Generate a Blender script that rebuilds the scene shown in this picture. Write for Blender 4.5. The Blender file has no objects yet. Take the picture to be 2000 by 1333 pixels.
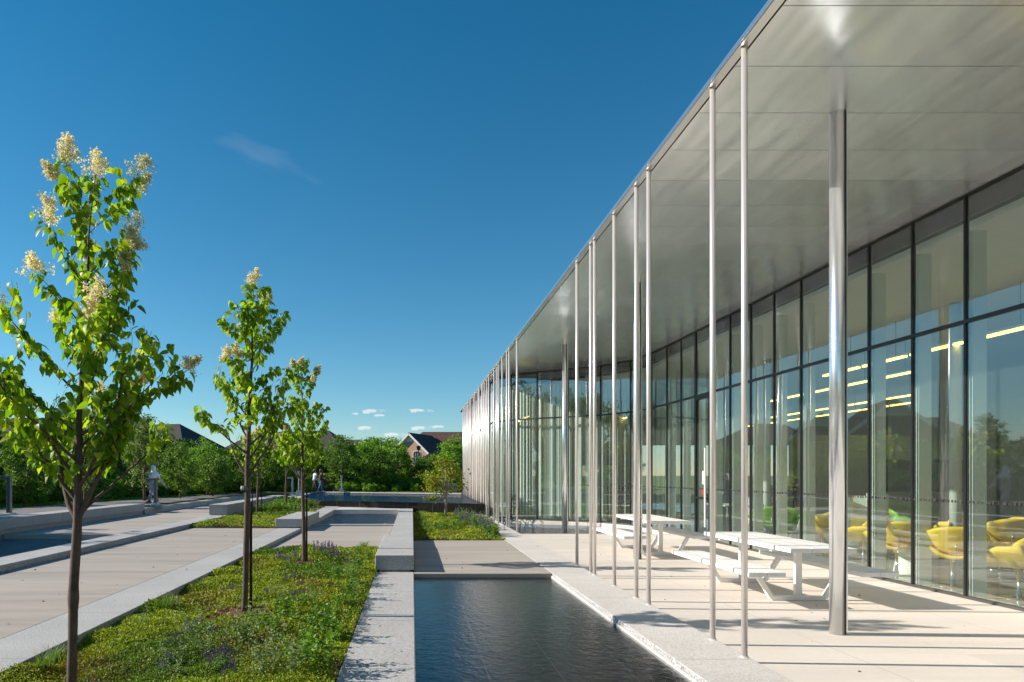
import bpy, math, random
import numpy as np
from mathutils import Vector, Matrix
random.seed(7)
SC = bpy.context.scene
COL = SC.collection
R = math.radians
F = 1333.0; PX = 805.0; HY = 928.0; EYE = 1.62
SUN_EL = 28.0

# ------------------------------------------------------------------ helpers
OFF = {}
def ident(o, label=None, cat=None, group=None, kind=None):
    if label: o['label'] = label
    if cat: o['category'] = cat
    if group: o['group'] = group
    if kind: o['kind'] = kind
    return o

def empty(name, loc, label, cat, group=None):
    o = bpy.data.objects.new(name, None)
    o.empty_display_size = 0.2
    o.location = loc
    COL.objects.link(o)
    OFF[o] = Vector(loc)
    return ident(o, label, cat, group)

def frame(d, up=Vector((0, 0, 1))):
    d = d.normalized()
    if abs(d.dot(up)) > .97: up = Vector((1, 0, 0))
    a = d.cross(up).normalized(); b = a.cross(d).normalized()
    return a, b

class MB:
    def __init__(s): s.v = []; s.f = []; s.m = []; s.mi = 0
    def add(s, vs, fs):
        b = len(s.v); s.v += [tuple(v) for v in vs]
        s.f += [tuple(b + i for i in f) for f in fs]; s.m += [s.mi] * len(fs)
        return s
    def box(s, x0, x1, y0, y1, z0, z1):
        return s.prism([(x0, y0), (x1, y0), (x1, y1), (x0, y1)], z0, z1)
    def prism(s, poly, z0, z1):
        n = len(poly)
        ar = sum(poly[i][0] * poly[(i + 1) % n][1] - poly[(i + 1) % n][0] * poly[i][1] for i in range(n))
        if ar < 0:
            poly = poly[::-1]
            if not isinstance(z0, (int, float)): z0 = z0[::-1]
            if not isinstance(z1, (int, float)): z1 = z1[::-1]
        a = [z0] * n if isinstance(z0, (int, float)) else z0
        b = [z1] * n if isinstance(z1, (int, float)) else z1
        vs = [(p[0], p[1], a[i]) for i, p in enumerate(poly)] + [(p[0], p[1], b[i]) for i, p in enumerate(poly)]
        fs = [tuple(range(n))[::-1], tuple(range(n, 2 * n))] + [(i, (i + 1) % n, n + (i + 1) % n, n + i) for i in range(n)]
        return s.add(vs, fs)
    def obox(s, c, ax, ay, az):
        """box at centre c with half vectors"""
        c = Vector(c); ax = Vector(ax); ay = Vector(ay); az = Vector(az)
        vs = [c + i * ax + j * ay + k * az for k in (-1, 1) for j in (-1, 1) for i in (-1, 1)]
        return s.add(vs, [(0, 2, 3, 1), (4, 5, 7, 6), (0, 1, 5, 4), (2, 6, 7, 3), (0, 4, 6, 2), (1, 3, 7, 5)])
    def bar(s, p, q, w, h, up=Vector((0, 0, 1))):
        p = Vector(p); q = Vector(q); a, b = frame(q - p, up)
        return s.obox((p + q) / 2, a * w / 2, (q - p) / 2, b * h / 2)
    def tube(s, pts, rad, n=8, cap=True):
        pts = [Vector(p) for p in pts]
        if isinstance(rad, (int, float)): rad = [rad] * len(pts)
        vs = []; fs = []
        pa = None
        for i, p in enumerate(pts):
            d = (pts[min(i + 1, len(pts) - 1)] - pts[max(i - 1, 0)])
            if pa is None: a, b = frame(d)
            else:
                d = d.normalized(); a = (pa - d * pa.dot(d)).normalized(); b = d.cross(a)
                b = a.cross(d)
            pa = a
            for k in range(n):
                t = 2 * math.pi * k / n
                vs.append(p + (a * math.cos(t) + b * math.sin(t)) * rad[i])
        for i in range(len(pts) - 1):
            for k in range(n):
                fs.append((i * n + k, (i + 1) * n + k, (i + 1) * n + (k + 1) % n, i * n + (k + 1) % n))
        if cap:
            fs.append(tuple(range(n))); fs.append(tuple(range((len(pts) - 1) * n, len(pts) * n))[::-1])
        return s.add(vs, fs)
    def rings(s, rs, cap=True):
        """rs: list of rings (equal count lists of points)"""
        n = len(rs[0]); vs = [p for r in rs for p in r]; fs = []
        for i in range(len(rs) - 1):
            for k in range(n):
                fs.append((i * n + k, i * n + (k + 1) % n, (i + 1) * n + (k + 1) % n, (i + 1) * n + k))
        if cap:
            fs.append(tuple(range(n))[::-1]); fs.append(tuple(range((len(rs) - 1) * n, len(rs) * n)))
        return s.add(vs, fs)
    def lathe(s, c, prof, n=16, sx=1, sy=1):
        c = Vector(c)
        return s.rings([[c + Vector((r * sx * math.cos(2 * math.pi * k / n), r * sy * math.sin(2 * math.pi * k / n), z)) for k in range(n)] for r, z in prof])
    def build(s, name, mats, parent=None, smooth=False, bevel=0, origin=None):
        if not isinstance(mats, (list, tuple)): mats = [mats]
        me = bpy.data.meshes.new(name)
        if parent is not None: off = OFF[parent]
        elif origin is not None: off = Vector(origin)
        else:
            a = np.array(s.v); lo = a.min(0); hi = a.max(0)
            off = Vector(((lo[0] + hi[0]) / 2, (lo[1] + hi[1]) / 2, lo[2]))
        me.from_pydata([(v[0] - off.x, v[1] - off.y, v[2] - off.z) for v in s.v], [], s.f)
        for m in mats: me.materials.append(m)
        if any(s.m): me.polygons.foreach_set('material_index', s.m)
        if smooth: me.polygons.foreach_set('use_smooth', [True] * len(me.polygons))
        me.update()
        o = bpy.data.objects.new(name, me); COL.objects.link(o)
        if parent is not None: o.parent = parent; OFF[o] = off
        else: o.location = off; OFF[o] = Vector(off)
        if bevel:
            b = o.modifiers.new('bevel', 'BEVEL'); b.width = bevel; b.segments = 2; b.limit_method = 'ANGLE'; b.angle_limit = R(40)
            b.harden_normals = False
        return o

def np_mesh(name, V, Fc, mats, parent=None, origin=(0, 0, 0), smooth=False, mi=None):
    """V (n,3), Fc (m,k) all same k"""
    me = bpy.data.meshes.new(name)
    off = OFF[parent] if parent is not None else Vector(origin)
    V = V - np.array([off.x, off.y, off.z])
    m, k = Fc.shape
    me.vertices.add(len(V)); me.vertices.foreach_set('co', V.astype(np.float32).ravel())
    me.loops.add(m * k); me.loops.foreach_set('vertex_index', Fc.astype(np.int32).ravel())
    me.polygons.add(m); me.polygons.foreach_set('loop_start', (np.arange(m) * k).astype(np.int32))
    try: me.polygons.foreach_set('loop_total', np.full(m, k, np.int32))
    except Exception: pass
    for mt in (mats if isinstance(mats, (list, tuple)) else [mats]): me.materials.append(mt)
    if mi is not None: me.polygons.foreach_set('material_index', mi.astype(np.int32))
    if smooth: me.polygons.foreach_set('use_smooth', np.ones(m, bool))
    me.update(calc_edges=True)
    o = bpy.data.objects.new(name, me); COL.objects.link(o)
    if parent is not None: o.parent = parent; OFF[o] = off
    else: o.location = off; OFF[o] = Vector(off)
    return o

def kids(o): return [c for c in KIDX.get(o, [])]
def children(o): return [c for c in bpy.data.objects if c.parent == o]
def copy_tree(o, loc=None, rz=None, scale=None, parent=None):
    c = o.copy(); COL.objects.link(c)
    if parent is not None: c.parent = parent
    if loc is not None: c.location = loc
    if rz is not None: c.rotation_euler = (0, 0, rz)
    if scale is not None: c.scale = scale if not isinstance(scale, (int, float)) else (scale,) * 3
    for ch in children(o): copy_tree(ch, parent=c)
    return c

def at(x, Y): return (x - PX) * Y / F
def zat(y, Y): return EYE - (y - HY) * Y / F

# ------------------------------------------------------------------ materials
def newmat(name):
    m = bpy.data.materials.new(name); m.use_nodes = True
    nt = m.node_tree; bs = nt.nodes['Principled BSDF']
    return m, nt, bs
def N(nt, t, **kw):
    n = nt.nodes.new(t)
    for k, v in kw.items():
        if hasattr(n, k) and k not in n.inputs: setattr(n, k, v)
        else: n.inputs[k].default_value = v
    return n
def L(nt, a, ao, b, bi): nt.links.new(a.outputs[ao], b.inputs[bi])
def ramp(nt, src, so, stops):
    r = nt.nodes.new('ShaderNodeValToRGB'); cr = r.color_ramp
    while len(cr.elements) > len(stops): cr.elements.remove(cr.elements[-1])
    while len(cr.elements) < len(stops): cr.elements.new(.5)
    for e, (p, c) in zip(cr.elements, stops):
        e.position = p; e.color = (*c, 1) if len(c) == 3 else c
    L(nt, src, so, r, 'Fac'); return r
def noise(nt, scale, vec=None, detail=4, rough=.55, stretch=None, coord='Object'):
    n = N(nt, 'ShaderNodeTexNoise'); n.inputs['Scale'].default_value = scale
    n.inputs['Detail'].default_value = detail; n.inputs['Roughness'].default_value = rough
    tc = N(nt, 'ShaderNodeTexCoord'); mp = N(nt, 'ShaderNodeMapping')
    L(nt, tc, coord, mp, 'Vector')
    if stretch: mp.inputs['Scale'].default_value = stretch
    L(nt, mp, 'Vector', n, 'Vector')
    return n
def mixc(nt, a, b, fac, mode='MIX'):
    m = nt.nodes.new('ShaderNodeMix'); m.data_type = 'RGBA'; m.blend_type = mode
    for k, s in ((6, a), (7, b), (0, fac)):
        if isinstance(s, tuple) and hasattr(s[0], 'outputs'): nt.links.new(s[0].outputs[s[1]], m.inputs[k])
        elif isinstance(s, (int, float)): m.inputs[k].default_value = s
        else: m.inputs[k].default_value = (*s, 1)
    return m
def bump(nt, bs, src, so, strength=.2, dist=.01):
    b = N(nt, 'ShaderNodeBump'); b.inputs['Strength'].default_value = strength; b.inputs['Distance'].default_value = dist
    L(nt, src, so, b, 'Height'); nt.links.new(b.outputs['Normal'], bs.inputs['Normal']); return b

def plain(name, col, rough=.6, metal=0, var=.12, vs=3.0, bmp=0, spec=None):
    m, nt, bs = newmat(name)
    n = noise(nt, vs, detail=5)
    r = ramp(nt, n, 'Fac', [(.3, tuple(c * (1 - var) for c in col)), (.7, tuple(min(1, c * (1 + var)) for c in col))])
    L(nt, r, 'Color', bs, 'Base Color')
    bs.inputs['Roughness'].default_value = rough; bs.inputs['Metallic'].default_value = metal
    if spec is not None: bs.inputs['Specular IOR Level'].default_value = spec
    if bmp:
        n2 = noise(nt, vs * 12, detail=3); bump(nt, bs, n2, 'Fac', bmp, .004)
    return m

def granite(name, c0, c1, c2, joints=None, rough=.65):
    m, nt, bs = newmat(name)
    n = noise(nt, 60, detail=3, rough=.75)
    r = ramp(nt, n, 'Fac', [(.36, c0), (.47, c1), (.60, c2)])
    b = noise(nt, 1.3, detail=5)
    rb = ramp(nt, b, 'Fac', [(.3, (.86, .85, .84)), (.7, (1.0, 1.0, 1.0))])
    x = mixc(nt, (r, 'Color'), (rb, 'Color'), 1.0, 'MULTIPLY')
    out = x
    st = noise(nt, .9, detail=8, rough=.75, stretch=(1, .35, 1))
    rs = ramp(nt, st, 'Fac', [(.60, (1, 1, 1)), (.72, (.80, .76, .70))])
    out = mixc(nt, (x, 2), (rs, 'Color'), .7, 'MULTIPLY')
    if joints:
        tc = N(nt, 'ShaderNodeNewGeometry'); sp = N(nt, 'ShaderNodeSeparateXYZ'); L(nt, tc, 'Position', sp, 'Vector')
        mo = N(nt, 'ShaderNodeMath', operation='PINGPONG'); L(nt, sp, 'Y', mo, 0); mo.inputs[1].default_value = joints / 2
        lt = N(nt, 'ShaderNodeMath', operation='LESS_THAN'); L(nt, mo, 'Value', lt, 0); lt.inputs[1].default_value = .004
        out = mixc(nt, (out, 2), (.10, .10, .095), (lt, 'Value'))
    L(nt, out, 2, bs, 'Base Color')
    bs.inputs['Roughness'].default_value = rough; bs.inputs['Specular IOR Level'].default_value = .3
    bump(nt, bs, n, 'Fac', .25, .002)
    return m

M = {}
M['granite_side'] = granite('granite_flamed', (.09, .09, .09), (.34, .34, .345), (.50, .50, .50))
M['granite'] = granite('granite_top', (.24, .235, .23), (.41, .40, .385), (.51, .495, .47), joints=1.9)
M['granite_warm'] = granite('granite_kerb', (.42, .395, .365), (.56, .53, .495), (.68, .645, .60), joints=1.5)

def concrete(name, col, joint=None, streak=(.35, 3.0, 1), var=.10, jcol=.45):
    m, nt, bs = newmat(name)
    n = noise(nt, 1.0, detail=8, rough=.6, stretch=streak)
    r = ramp(nt, n, 'Fac', [(.28, tuple(c * (1 - var * 1.6) for c in col)), (.5, col), (.74, tuple(c * (1 + var) for c in col))])
    f = noise(nt, 60, detail=4, stretch=(.4, 2.2, 1))
    rf = ramp(nt, f, 'Fac', [(.3, (.93, .93, .93)), (.7, (1.03, 1.03, 1.03))])
    x = mixc(nt, (r, 'Color'), (rf, 'Color'), 1.0, 'MULTIPLY')
    # small stains
    st = noise(nt, 2.3, detail=6, rough=.8)
    rs = ramp(nt, st, 'Fac', [(.66, (1, 1, 1)), (.74, (.80, .72, .62))])
    x = mixc(nt, (x, 2), (rs, 'Color'), .8, 'MULTIPLY')
    if joint and joint[0]:
        g2 = N(nt, 'ShaderNodeNewGeometry'); mp2 = N(nt, 'ShaderNodeMapping'); L(nt, g2, 'Position', mp2, 'Vector')
        mp2.inputs['Location'].default_value = (joint[2] / joint[0] + .5, joint[3] / joint[1] + .5, 0); mp2.inputs['Scale'].default_value = (1 / joint[0], 1 / joint[1], 0)
        fl2 = N(nt, 'ShaderNodeVectorMath', operation='FLOOR'); L(nt, mp2, 'Vector', fl2, 0)
        wn = N(nt, 'ShaderNodeTexWhiteNoise'); L(nt, fl2, 'Vector', wn, 'Vector')
        rw = ramp(nt, wn, 'Value', [(0, (.90, .895, .89)), (1, (1.04, 1.03, 1.02))])
        x = mixc(nt, (x, 2), (rw, 'Color'), 1.0, 'MULTIPLY')
    if joint:
        g = N(nt, 'ShaderNodeNewGeometry'); sp = N(nt, 'ShaderNodeSeparateXYZ'); L(nt, g, 'Position', sp, 'Vector')
        mx = None
        for ax, d, ph in (('X', joint[0], joint[2]), ('Y', joint[1], joint[3])):
            if not d: continue
            ad = N(nt, 'ShaderNodeMath', operation='ADD'); L(nt, sp, ax, ad, 0); ad.inputs[1].default_value = ph
            mo = N(nt, 'ShaderNodeMath', operation='PINGPONG'); L(nt, ad, 'Value', mo, 0); mo.inputs[1].default_value = d / 2
            lt = N(nt, 'ShaderNodeMath', operation='LESS_THAN'); L(nt, mo, 'Value', lt, 0); lt.inputs[1].default_value = .0035
            if mx is None: mx = lt
            else:
                q = N(nt, 'ShaderNodeMath', operation='MAXIMUM'); L(nt, mx, 'Value', q, 0); L(nt, lt, 'Value', q, 1); mx = q
        x = mixc(nt, (x, 2), tuple(c * jcol for c in col), (mx, 'Value'))
    L(nt, x, 2, bs, 'Base Color'); bs.inputs['Roughness'].default_value = .75; bs.inputs['Specular IOR Level'].default_value = .25
    bump(nt, bs, f, 'Fac', .2, .003)
    return m
M['concrete'] = concrete('path_concrete', (.365, .325, .28), joint=(0, 5.6, 0, 1.1), var=.15)
M['paver'] = concrete('patio_paving', (.62, .57, .51), joint=(2.2, 1.9, .35, .3), streak=(.3, 2, 1), var=.08, jcol=.6)
M['asphalt'] = plain('asphalt', (.16, .15, .145), .9, var=.2, vs=6, bmp=.3)
M['soil'] = plain('soil', (.06, .042, .028), .95, var=.4, vs=9, bmp=.6)
M['mulch'] = plain('mulch', (.13, .05, .025), .95, var=.5, vs=30, bmp=.8)
M['lawn'] = plain('lawn', (.10, .13, .02), .95, var=.35, vs=3, bmp=.5)
M['black_metal'] = plain('black_anodised', (.012, .012, .013), .35, metal=0, var=.2)
M['grey_metal'] = plain('grey_metal', (.16, .16, .155), .45, metal=.6, var=.1)
M['pale_metal'] = plain('galvanised', (.34, .37, .40), .4, metal=.5, var=.1)
M['white_paint'] = plain('white_powdercoat', (.80, .79, .765), .4, var=.03)
M['white_int'] = plain('white_interior', (.74, .78, .74), .6, var=.03)
M['rust'] = plain('rusty_steel', (.055, .026, .018), .8, var=.4, vs=12)
M['dark_slot'] = plain('drain_steel', (.10, .095, .085), .5, metal=.5)
M['purple'] = plain('spandrel', (.07, .02, .05), .15, var=.1)

def steel(name, col, rough, an=0.0, wave=None, smooth_bump=None):
    m, nt, bs = newmat(name)
    n = noise(nt, 1.2, detail=4, stretch=(1, 1, .25))
    r = ramp(nt, n, 'Fac', [(.3, tuple(c * .94 for c in col)), (.7, col)])
    L(nt, r, 'Color', bs, 'Base Color')
    bs.inputs['Metallic'].default_value = 1.0; bs.inputs['Roughness'].default_value = rough
    if an:
        bs.inputs['Anisotropic'].default_value = an
        t = N(nt, 'ShaderNodeTangent'); t.direction_type = 'UV_MAP'; L(nt, t, 'Tangent', bs, 'Tangent')
    if wave:
        w = noise(nt, wave[0], detail=2, stretch=wave[1]); bump(nt, bs, w, 'Fac', 1.0, wave[2])
    return m
M['steel'] = steel('brushed_stainless', (.84, .785, .74), .32, wave=(1.0, (1, 1, 2.5), .0004))
M['col_steel'] = steel('column_stainless', (.88, .90, .92), .22, wave=(1.0, (2, 2, 1.3), .005))
M['col_steel'].node_tree.nodes['Principled BSDF'].inputs['Metallic'].default_value = .88
M['steel'].node_tree.nodes['Principled BSDF'].inputs['Metallic'].default_value = .6
M['soffit'] = steel('soffit_aluminium', (.86, .885, .895), .22, an=.8, wave=(1.0, (1.9, .28, 1), .026))
M['soffit'].node_tree.nodes['Principled BSDF'].inputs['Metallic'].default_value = .76
M['fascia'] = steel('fascia_aluminium', (.75, .74, .72), .3)

def glassmat(name, tint, f0, veil=.0, vcol=(.55, .66, .62)):
    m, nt, bs = newmat(name); nt.nodes.remove(bs)
    out = nt.nodes['Material Output']
    lw = N(nt, 'ShaderNodeLayerWeight'); lw.inputs['Blend'].default_value = .5
    pw = N(nt, 'ShaderNodeMath', operation='POWER'); L(nt, lw, 'Facing', pw, 0); pw.inputs[1].default_value = 4.0
    ma = N(nt, 'ShaderNodeMath', operation='MULTIPLY_ADD'); L(nt, pw, 'Value', ma, 0); ma.inputs[1].default_value = 1 - f0; ma.inputs[2].default_value = f0
    tr = N(nt, 'ShaderNodeBsdfTransparent'); tr.inputs['Color'].default_value = (*tint, 1)
    gl = N(nt, 'ShaderNodeBsdfGlossy'); gl.inputs['Roughness'].default_value = 0.015; gl.inputs['Color'].default_value = (.88, .93, .93, 1)
    w = noise(nt, .55, detail=1, stretch=(1, 1, .8)); b = N(nt, 'ShaderNodeBump'); b.inputs['Strength'].default_value = 1; b.inputs['Distance'].default_value = .0022
    L(nt, w, 'Fac', b, 'Height'); L(nt, b, 'Normal', gl, 'Normal')
    mx = N(nt, 'ShaderNodeMixShader'); L(nt, ma, 'Value', mx, 0); L(nt, tr, 0, mx, 1); L(nt, gl, 0, mx, 2)
    if veil:  # diffuse share paints a milky reflection haze onto the panes
        df = N(nt, 'ShaderNodeBsdfDiffuse'); df.inputs['Color'].default_value = (*vcol, 1); tl = N(nt, 'ShaderNodeBsdfTranslucent'); tl.inputs['Color'].default_value = (*vcol, 1)
        a2 = N(nt, 'ShaderNodeMixShader'); L(nt, df, 0, a2, 1); L(nt, tl, 0, a2, 2); m2 = N(nt, 'ShaderNodeMixShader'); m2.inputs[0].default_value = veil
        L(nt, mx, 0, m2, 1); L(nt, a2, 0, m2, 2); mx = m2
    L(nt, mx, 0, out, 'Surface')
    return m
M['glass'] = glassmat('facade_glass', (.83, .92, .87), .22, .055)
M['glass_reflect_tint'] = glassmat('reflection_tinted_glass', (.85, .9, .88), .14, .42, (.66, .59, .56))  # pale pink diffuse layer stands in for pole reflections in the far glazing
M['glass_small'] = glassmat('house_window_glass', (.2, .22, .25), .3)

def watermat(name, scale, dist, tint, f0=.03, stretch=(1, 1, 1)):
    m, nt, bs = newmat(name); nt.nodes.remove(bs)
    out = nt.nodes['Material Output']
    n = noise(nt, scale, detail=5, rough=.6, stretch=stretch, coord='Object')
    b = N(nt, 'ShaderNodeBump'); b.inputs['Strength'].default_value = 1; b.inputs['Distance'].default_value = dist
    L(nt, n, 'Fac', b, 'Height')
    lw = N(nt, 'ShaderNodeLayerWeight'); lw.inputs['Blend'].default_value = .5; L(nt, b, 'Normal', lw, 'Normal')
    pw = N(nt, 'ShaderNodeMath', operation='POWER'); L(nt, lw, 'Facing', pw, 0); pw.inputs[1].default_value = 5.0
    ma = N(nt, 'ShaderNodeMath', operation='MULTIPLY_ADD'); L(nt, pw, 'Value', ma, 0); ma.inputs[1].default_value = 1 - f0; ma.inputs[2].default_value = f0
    tr = N(nt, 'ShaderNodeBsdfTransparent'); tr.inputs['Color'].default_value = (*tint, 1)
    gl = N(nt, 'ShaderNodeBsdfGlossy'); gl.inputs['Roughness'].default_value = 0.03; L(nt, b, 'Normal', gl, 'Normal')
    mx = N(nt, 'ShaderNodeMixShader'); L(nt, ma, 'Value', mx, 0); L(nt, tr, 0, mx, 1); L(nt, gl, 0, mx, 2); L(nt, mx, 0, out, 'Surface')
    return m
M['water'] = watermat('pond_water', 8.5, .009, (.50, .52, .54), .022, (1.2, 1.0, 1))
M['water_far'] = watermat('far_pond_water', 9.0, .17, (.3, .45, .55), .32, (1, 1.3, 1))

def slate(name, col, jx, jy, px=0, py=0, jc=(.35, .34, .32), w=.003, axes=('X', 'Y'), rough=.5):
    m, nt, bs = newmat(name)
    n = noise(nt, 5, detail=6)
    r = ramp(nt, n, 'Fac', [(.3, tuple(c * .6 for c in col)), (.7, tuple(c * 1.5 for c in col))])
    g = N(nt, 'ShaderNodeNewGeometry'); sp = N(nt, 'ShaderNodeSeparateXYZ'); L(nt, g, 'Position', sp, 'Vector'); mx = None
    for ax, d, ph in ((axes[0], jx, px), (axes[1], jy, py)):
        if not d: continue
        ad = N(nt, 'ShaderNodeMath', operation='ADD'); L(nt, sp, ax, ad, 0); ad.inputs[1].default_value = ph
        mo = N(nt, 'ShaderNodeMath', operation='PINGPONG'); L(nt, ad, 'Value', mo, 0); mo.inputs[1].default_value = d / 2
        lt = N(nt, 'ShaderNodeMath', operation='LESS_THAN'); L(nt, mo, 'Value', lt, 0); lt.inputs[1].default_value = w
        if mx is None: mx = lt
        else:
            q = N(nt, 'ShaderNodeMath', operation='MAXIMUM'); L(nt, mx, 'Value', q, 0); L(nt, lt, 'Value', q, 1); mx = q
    x = mixc(nt, (r, 'Color'), jc, (mx, 'Value'))
    L(nt, x, 2, bs, 'Base Color'); bs.inputs['Roughness'].default_value = rough
    return m
M['slate'] = slate('pond_slate', (.018, .018, .018), .62, 6.0, -.03, 1.2, jc=(.3, .29, .27), w=.0025)
M['black_tile'] = slate('black_granite_wall', (.012, .012, .012), 1.05, None, .2, 0, (.07, .07, .07), .008, rough=.2)

def leafmat(name, c0, c1, c2, transl=.4, rough=.45, ns=1.2, tm=(1.5, 1.5, .5)):
    m, nt, bs = newmat(name)
    g = N(nt, 'ShaderNodeNewGeometry')
    r = ramp(nt, g, 'Random Per Island', [(0, c0), (.55, c1), (1, c2)])
    n = noise(nt, ns, detail=2)
    rn = ramp(nt, n, 'Fac', [(.35, (.72, .78, .7)), (.65, (1.15, 1.12, 1.05))])
    x = mixc(nt, (r, 'Color'), (rn, 'Color'), 1.0, 'MULTIPLY')
    L(nt, x, 2, bs, 'Base Color'); bs.inputs['Roughness'].default_value = rough
    bs.inputs['Specular IOR Level'].default_value = .35
    t = N(nt, 'ShaderNodeBsdfTranslucent')
    y = mixc(nt, (x, 2), tm, 1.0, 'MULTIPLY'); L(nt, y, 2, t, 'Color')
    mx = N(nt, 'ShaderNodeMixShader'); mx.inputs[0].default_value = transl
    out = nt.nodes['Material Output']
    L(nt, bs, 0, mx, 1); L(nt, t, 0, mx, 2); L(nt, mx, 0, out, 'Surface')
    return m
M['lilac_leaf'] = leafmat('lilac_leaf', (.09, .20, .012), (.20, .33, .02), (.38, .45, .04), .55, ns=2.2)
M['lilac_leaf_b'] = leafmat('lilac_leaf_fresh', (.11, .22, .018), (.22, .35, .03), (.36, .44, .05), .55, ns=2.2)
M['flower'] = leafmat('cream_flower', (.70, .64, .38), (.84, .78, .54), (.88, .80, .62), .4, .8, tm=(1.1, 1.05, .75))
M['wood_leaf'] = leafmat('woodland_leaf', (.065, .15, .016), (.11, .21, .024), (.18, .29, .035), .30, .6, .5)
M['wood_leaf_b'] = leafmat('woodland_leaf_bright', (.09, .21, .016), (.16, .31, .026), (.24, .39, .04), .35, .6, .5)
M['wood_leaf_c'] = leafmat('woodland_leaf_silver', (.11, .17, .06), (.17, .24, .09), (.24, .31, .13), .35, .6, .5)
M['wood_leaf_d'] = leafmat('woodland_leaf_dark', (.035, .085, .012), (.06, .13, .018), (.10, .18, .024), .25, .6, .5)
M['maple_leaf'] = leafmat('maple_leaf', (.09, .17, .012), (.17, .24, .015), (.35, .22, .03), .4, .5)
M['sedum'] = leafmat('sedum', (.13, .21, .010), (.26, .33, .018), (.42, .43, .03), .25, .6, 3.0)
M['sedum_red'] = leafmat('sedum_red', (.16, .10, .015), (.26, .20, .02), (.26, .26, .02), .2, .6, 3.0)
M['sedum_green'] = leafmat('sedum_green', (.06, .13, .012), (.11, .20, .016), (.17, .26, .02), .25, .6, 3.0)
M['grass'] = leafmat('grass_blade', (.09, .18, .025), (.15, .26, .04), (.23, .33, .07), .35, .5)
M['weed'] = leafmat('weed_leaf', (.08, .18, .02), (.13, .25, .028), (.19, .32, .04), .35, .5)
M['sage'] = leafmat('grey_sage_leaf', (.14, .20, .09), (.20, .27, .13), (.27, .33, .18), .3, .6)
M['violet'] = leafmat('violet_flower', (.07, .045, .15), (.12, .08, .24), (.19, .14, .32), .2, .7, tm=(1, 1, 1))
M['bark'] = plain('young_bark', (.095, .062, .045), .85, var=.35, vs=16, bmp=.6)
M['bark_pale'] = plain('pale_bark', (.30, .26, .21), .85, var=.3, vs=10, bmp=.5)

def brick(name, col, mortar, scale=1.0):
    m, nt, bs = newmat(name)
    tc = N(nt, 'ShaderNodeTexCoord'); mp = N(nt, 'ShaderNodeMapping'); mp.inputs['Rotation'].default_value = (R(90), 0, 0)
    L(nt, tc, 'Object', mp, 'Vector')
    b = N(nt, 'ShaderNodeTexBrick'); b.inputs['Scale'].default_value = 4.5 * scale
    b.inputs['Color1'].default_value = (*col, 1); b.inputs['Color2'].default_value = (*[c * .75 for c in col], 1); b.inputs['Mortar'].default_value = (*mortar, 1)
    b.inputs['Mortar Size'].default_value = .012
    L(nt, mp, 'Vector', b, 'Vector'); L(nt, b, 'Color', bs, 'Base Color'); bs.inputs['Roughness'].default_value = .9
    return m
M['brick_tan'] = brick('tan_brick', (.52, .31, .20), (.42, .36, .30))
M['brick_dark'] = brick('dark_red_brick', (.12, .05, .035), (.14, .11, .10))
def shingle(name, col):
    m, nt, bs = newmat(name)
    n = noise(nt, 1.6, detail=8, rough=.8, stretch=(1, 1, 5))
    r = ramp(nt, n, 'Fac', [(.3, tuple(c * .6 for c in col)), (.7, tuple(c * 1.4 for c in col))])
    L(nt, r, 'Color', bs, 'Base Color'); bs.inputs['Roughness'].default_value = .88
    bs.inputs['Specular IOR Level'].default_value = .15
    return m
M['shingle_dark'] = shingle('charcoal_shingle', (.060, .056, .056))
M['shingle_brown'] = shingle('brown_shingle', (.12, .07, .058))
M['trim_white'] = plain('white_trim', (.7, .68, .64), .6, var=.04)
M['skin'] = plain('skin', (.30, .15, .10), .55, var=.06, vs=20)
M['yellow'] = plain('yellow_leather', (.95, .62, .04), .45, var=.06, vs=6)
M['lime'] = plain('lime_leather', (.24, .50, .04), .45, var=.06, vs=6)
M['chrome'] = steel('chrome', (.8, .8, .82), .08)
M['int_floor'] = plain('polished_floor', (.24, .22, .20), .18, var=.25, vs=1.5)
M['int_ceiling'] = plain('interior_ceiling', (.80, .82, .84), .9, var=.03)
M['int_wall'] = plain('interior_wall', (.62, .70, .66), .8, var=.05)
M['dark_panel'] = plain('dark_panel', (.02, .022, .024), .4)
M['rug'] = plain('green_carpet', (.16, .17, .02), .95, var=.2, vs=4)
M['beige'] = plain('beige_bulkhead', (.70, .64, .48), .8, var=.03)
def emit(name, col, s):
    m, nt, bs = newmat(name); bs.inputs['Emission Color'].default_value = (*col, 1); bs.inputs['Emission Strength'].default_value = s
    bs.inputs['Base Color'].default_value = (*col, 1); return m
def sheer(name, col, op):
    m, nt, bs = newmat(name); out = nt.nodes['Material Output']; bs.inputs['Base Color'].default_value = (*col, 1); bs.inputs['Roughness'].default_value = .9
    n = noise(nt, 9, detail=3, stretch=(1, 1, .02)); r = ramp(nt, n, 'Fac', [(.35, tuple(c * .75 for c in col)), (.65, col)]); L(nt, r, 'Color', bs, 'Base Color')
    t = N(nt, 'ShaderNodeBsdfTransparent'); tl = N(nt, 'ShaderNodeBsdfTranslucent'); L(nt, r, 'Color', tl, 'Color')
    a = N(nt, 'ShaderNodeMixShader'); a.inputs[0].default_value = .4; L(nt, bs, 0, a, 1); L(nt, tl, 0, a, 2)
    b = N(nt, 'ShaderNodeMixShader'); b.inputs[0].default_value = op; L(nt, t, 0, b, 1); L(nt, a, 0, b, 2); L(nt, b, 0, out, 'Surface'); return m
M['sheer'] = sheer('sheer_curtain', (.80, .82, .78), .55)
oi = M['soffit'].node_tree.nodes.new('ShaderNodeObjectInfo'); mr_ = M['soffit'].node_tree.nodes.new('ShaderNodeMapRange'); mr_.inputs['To Min'].default_value = .19; mr_.inputs['To Max'].default_value = .27
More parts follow.
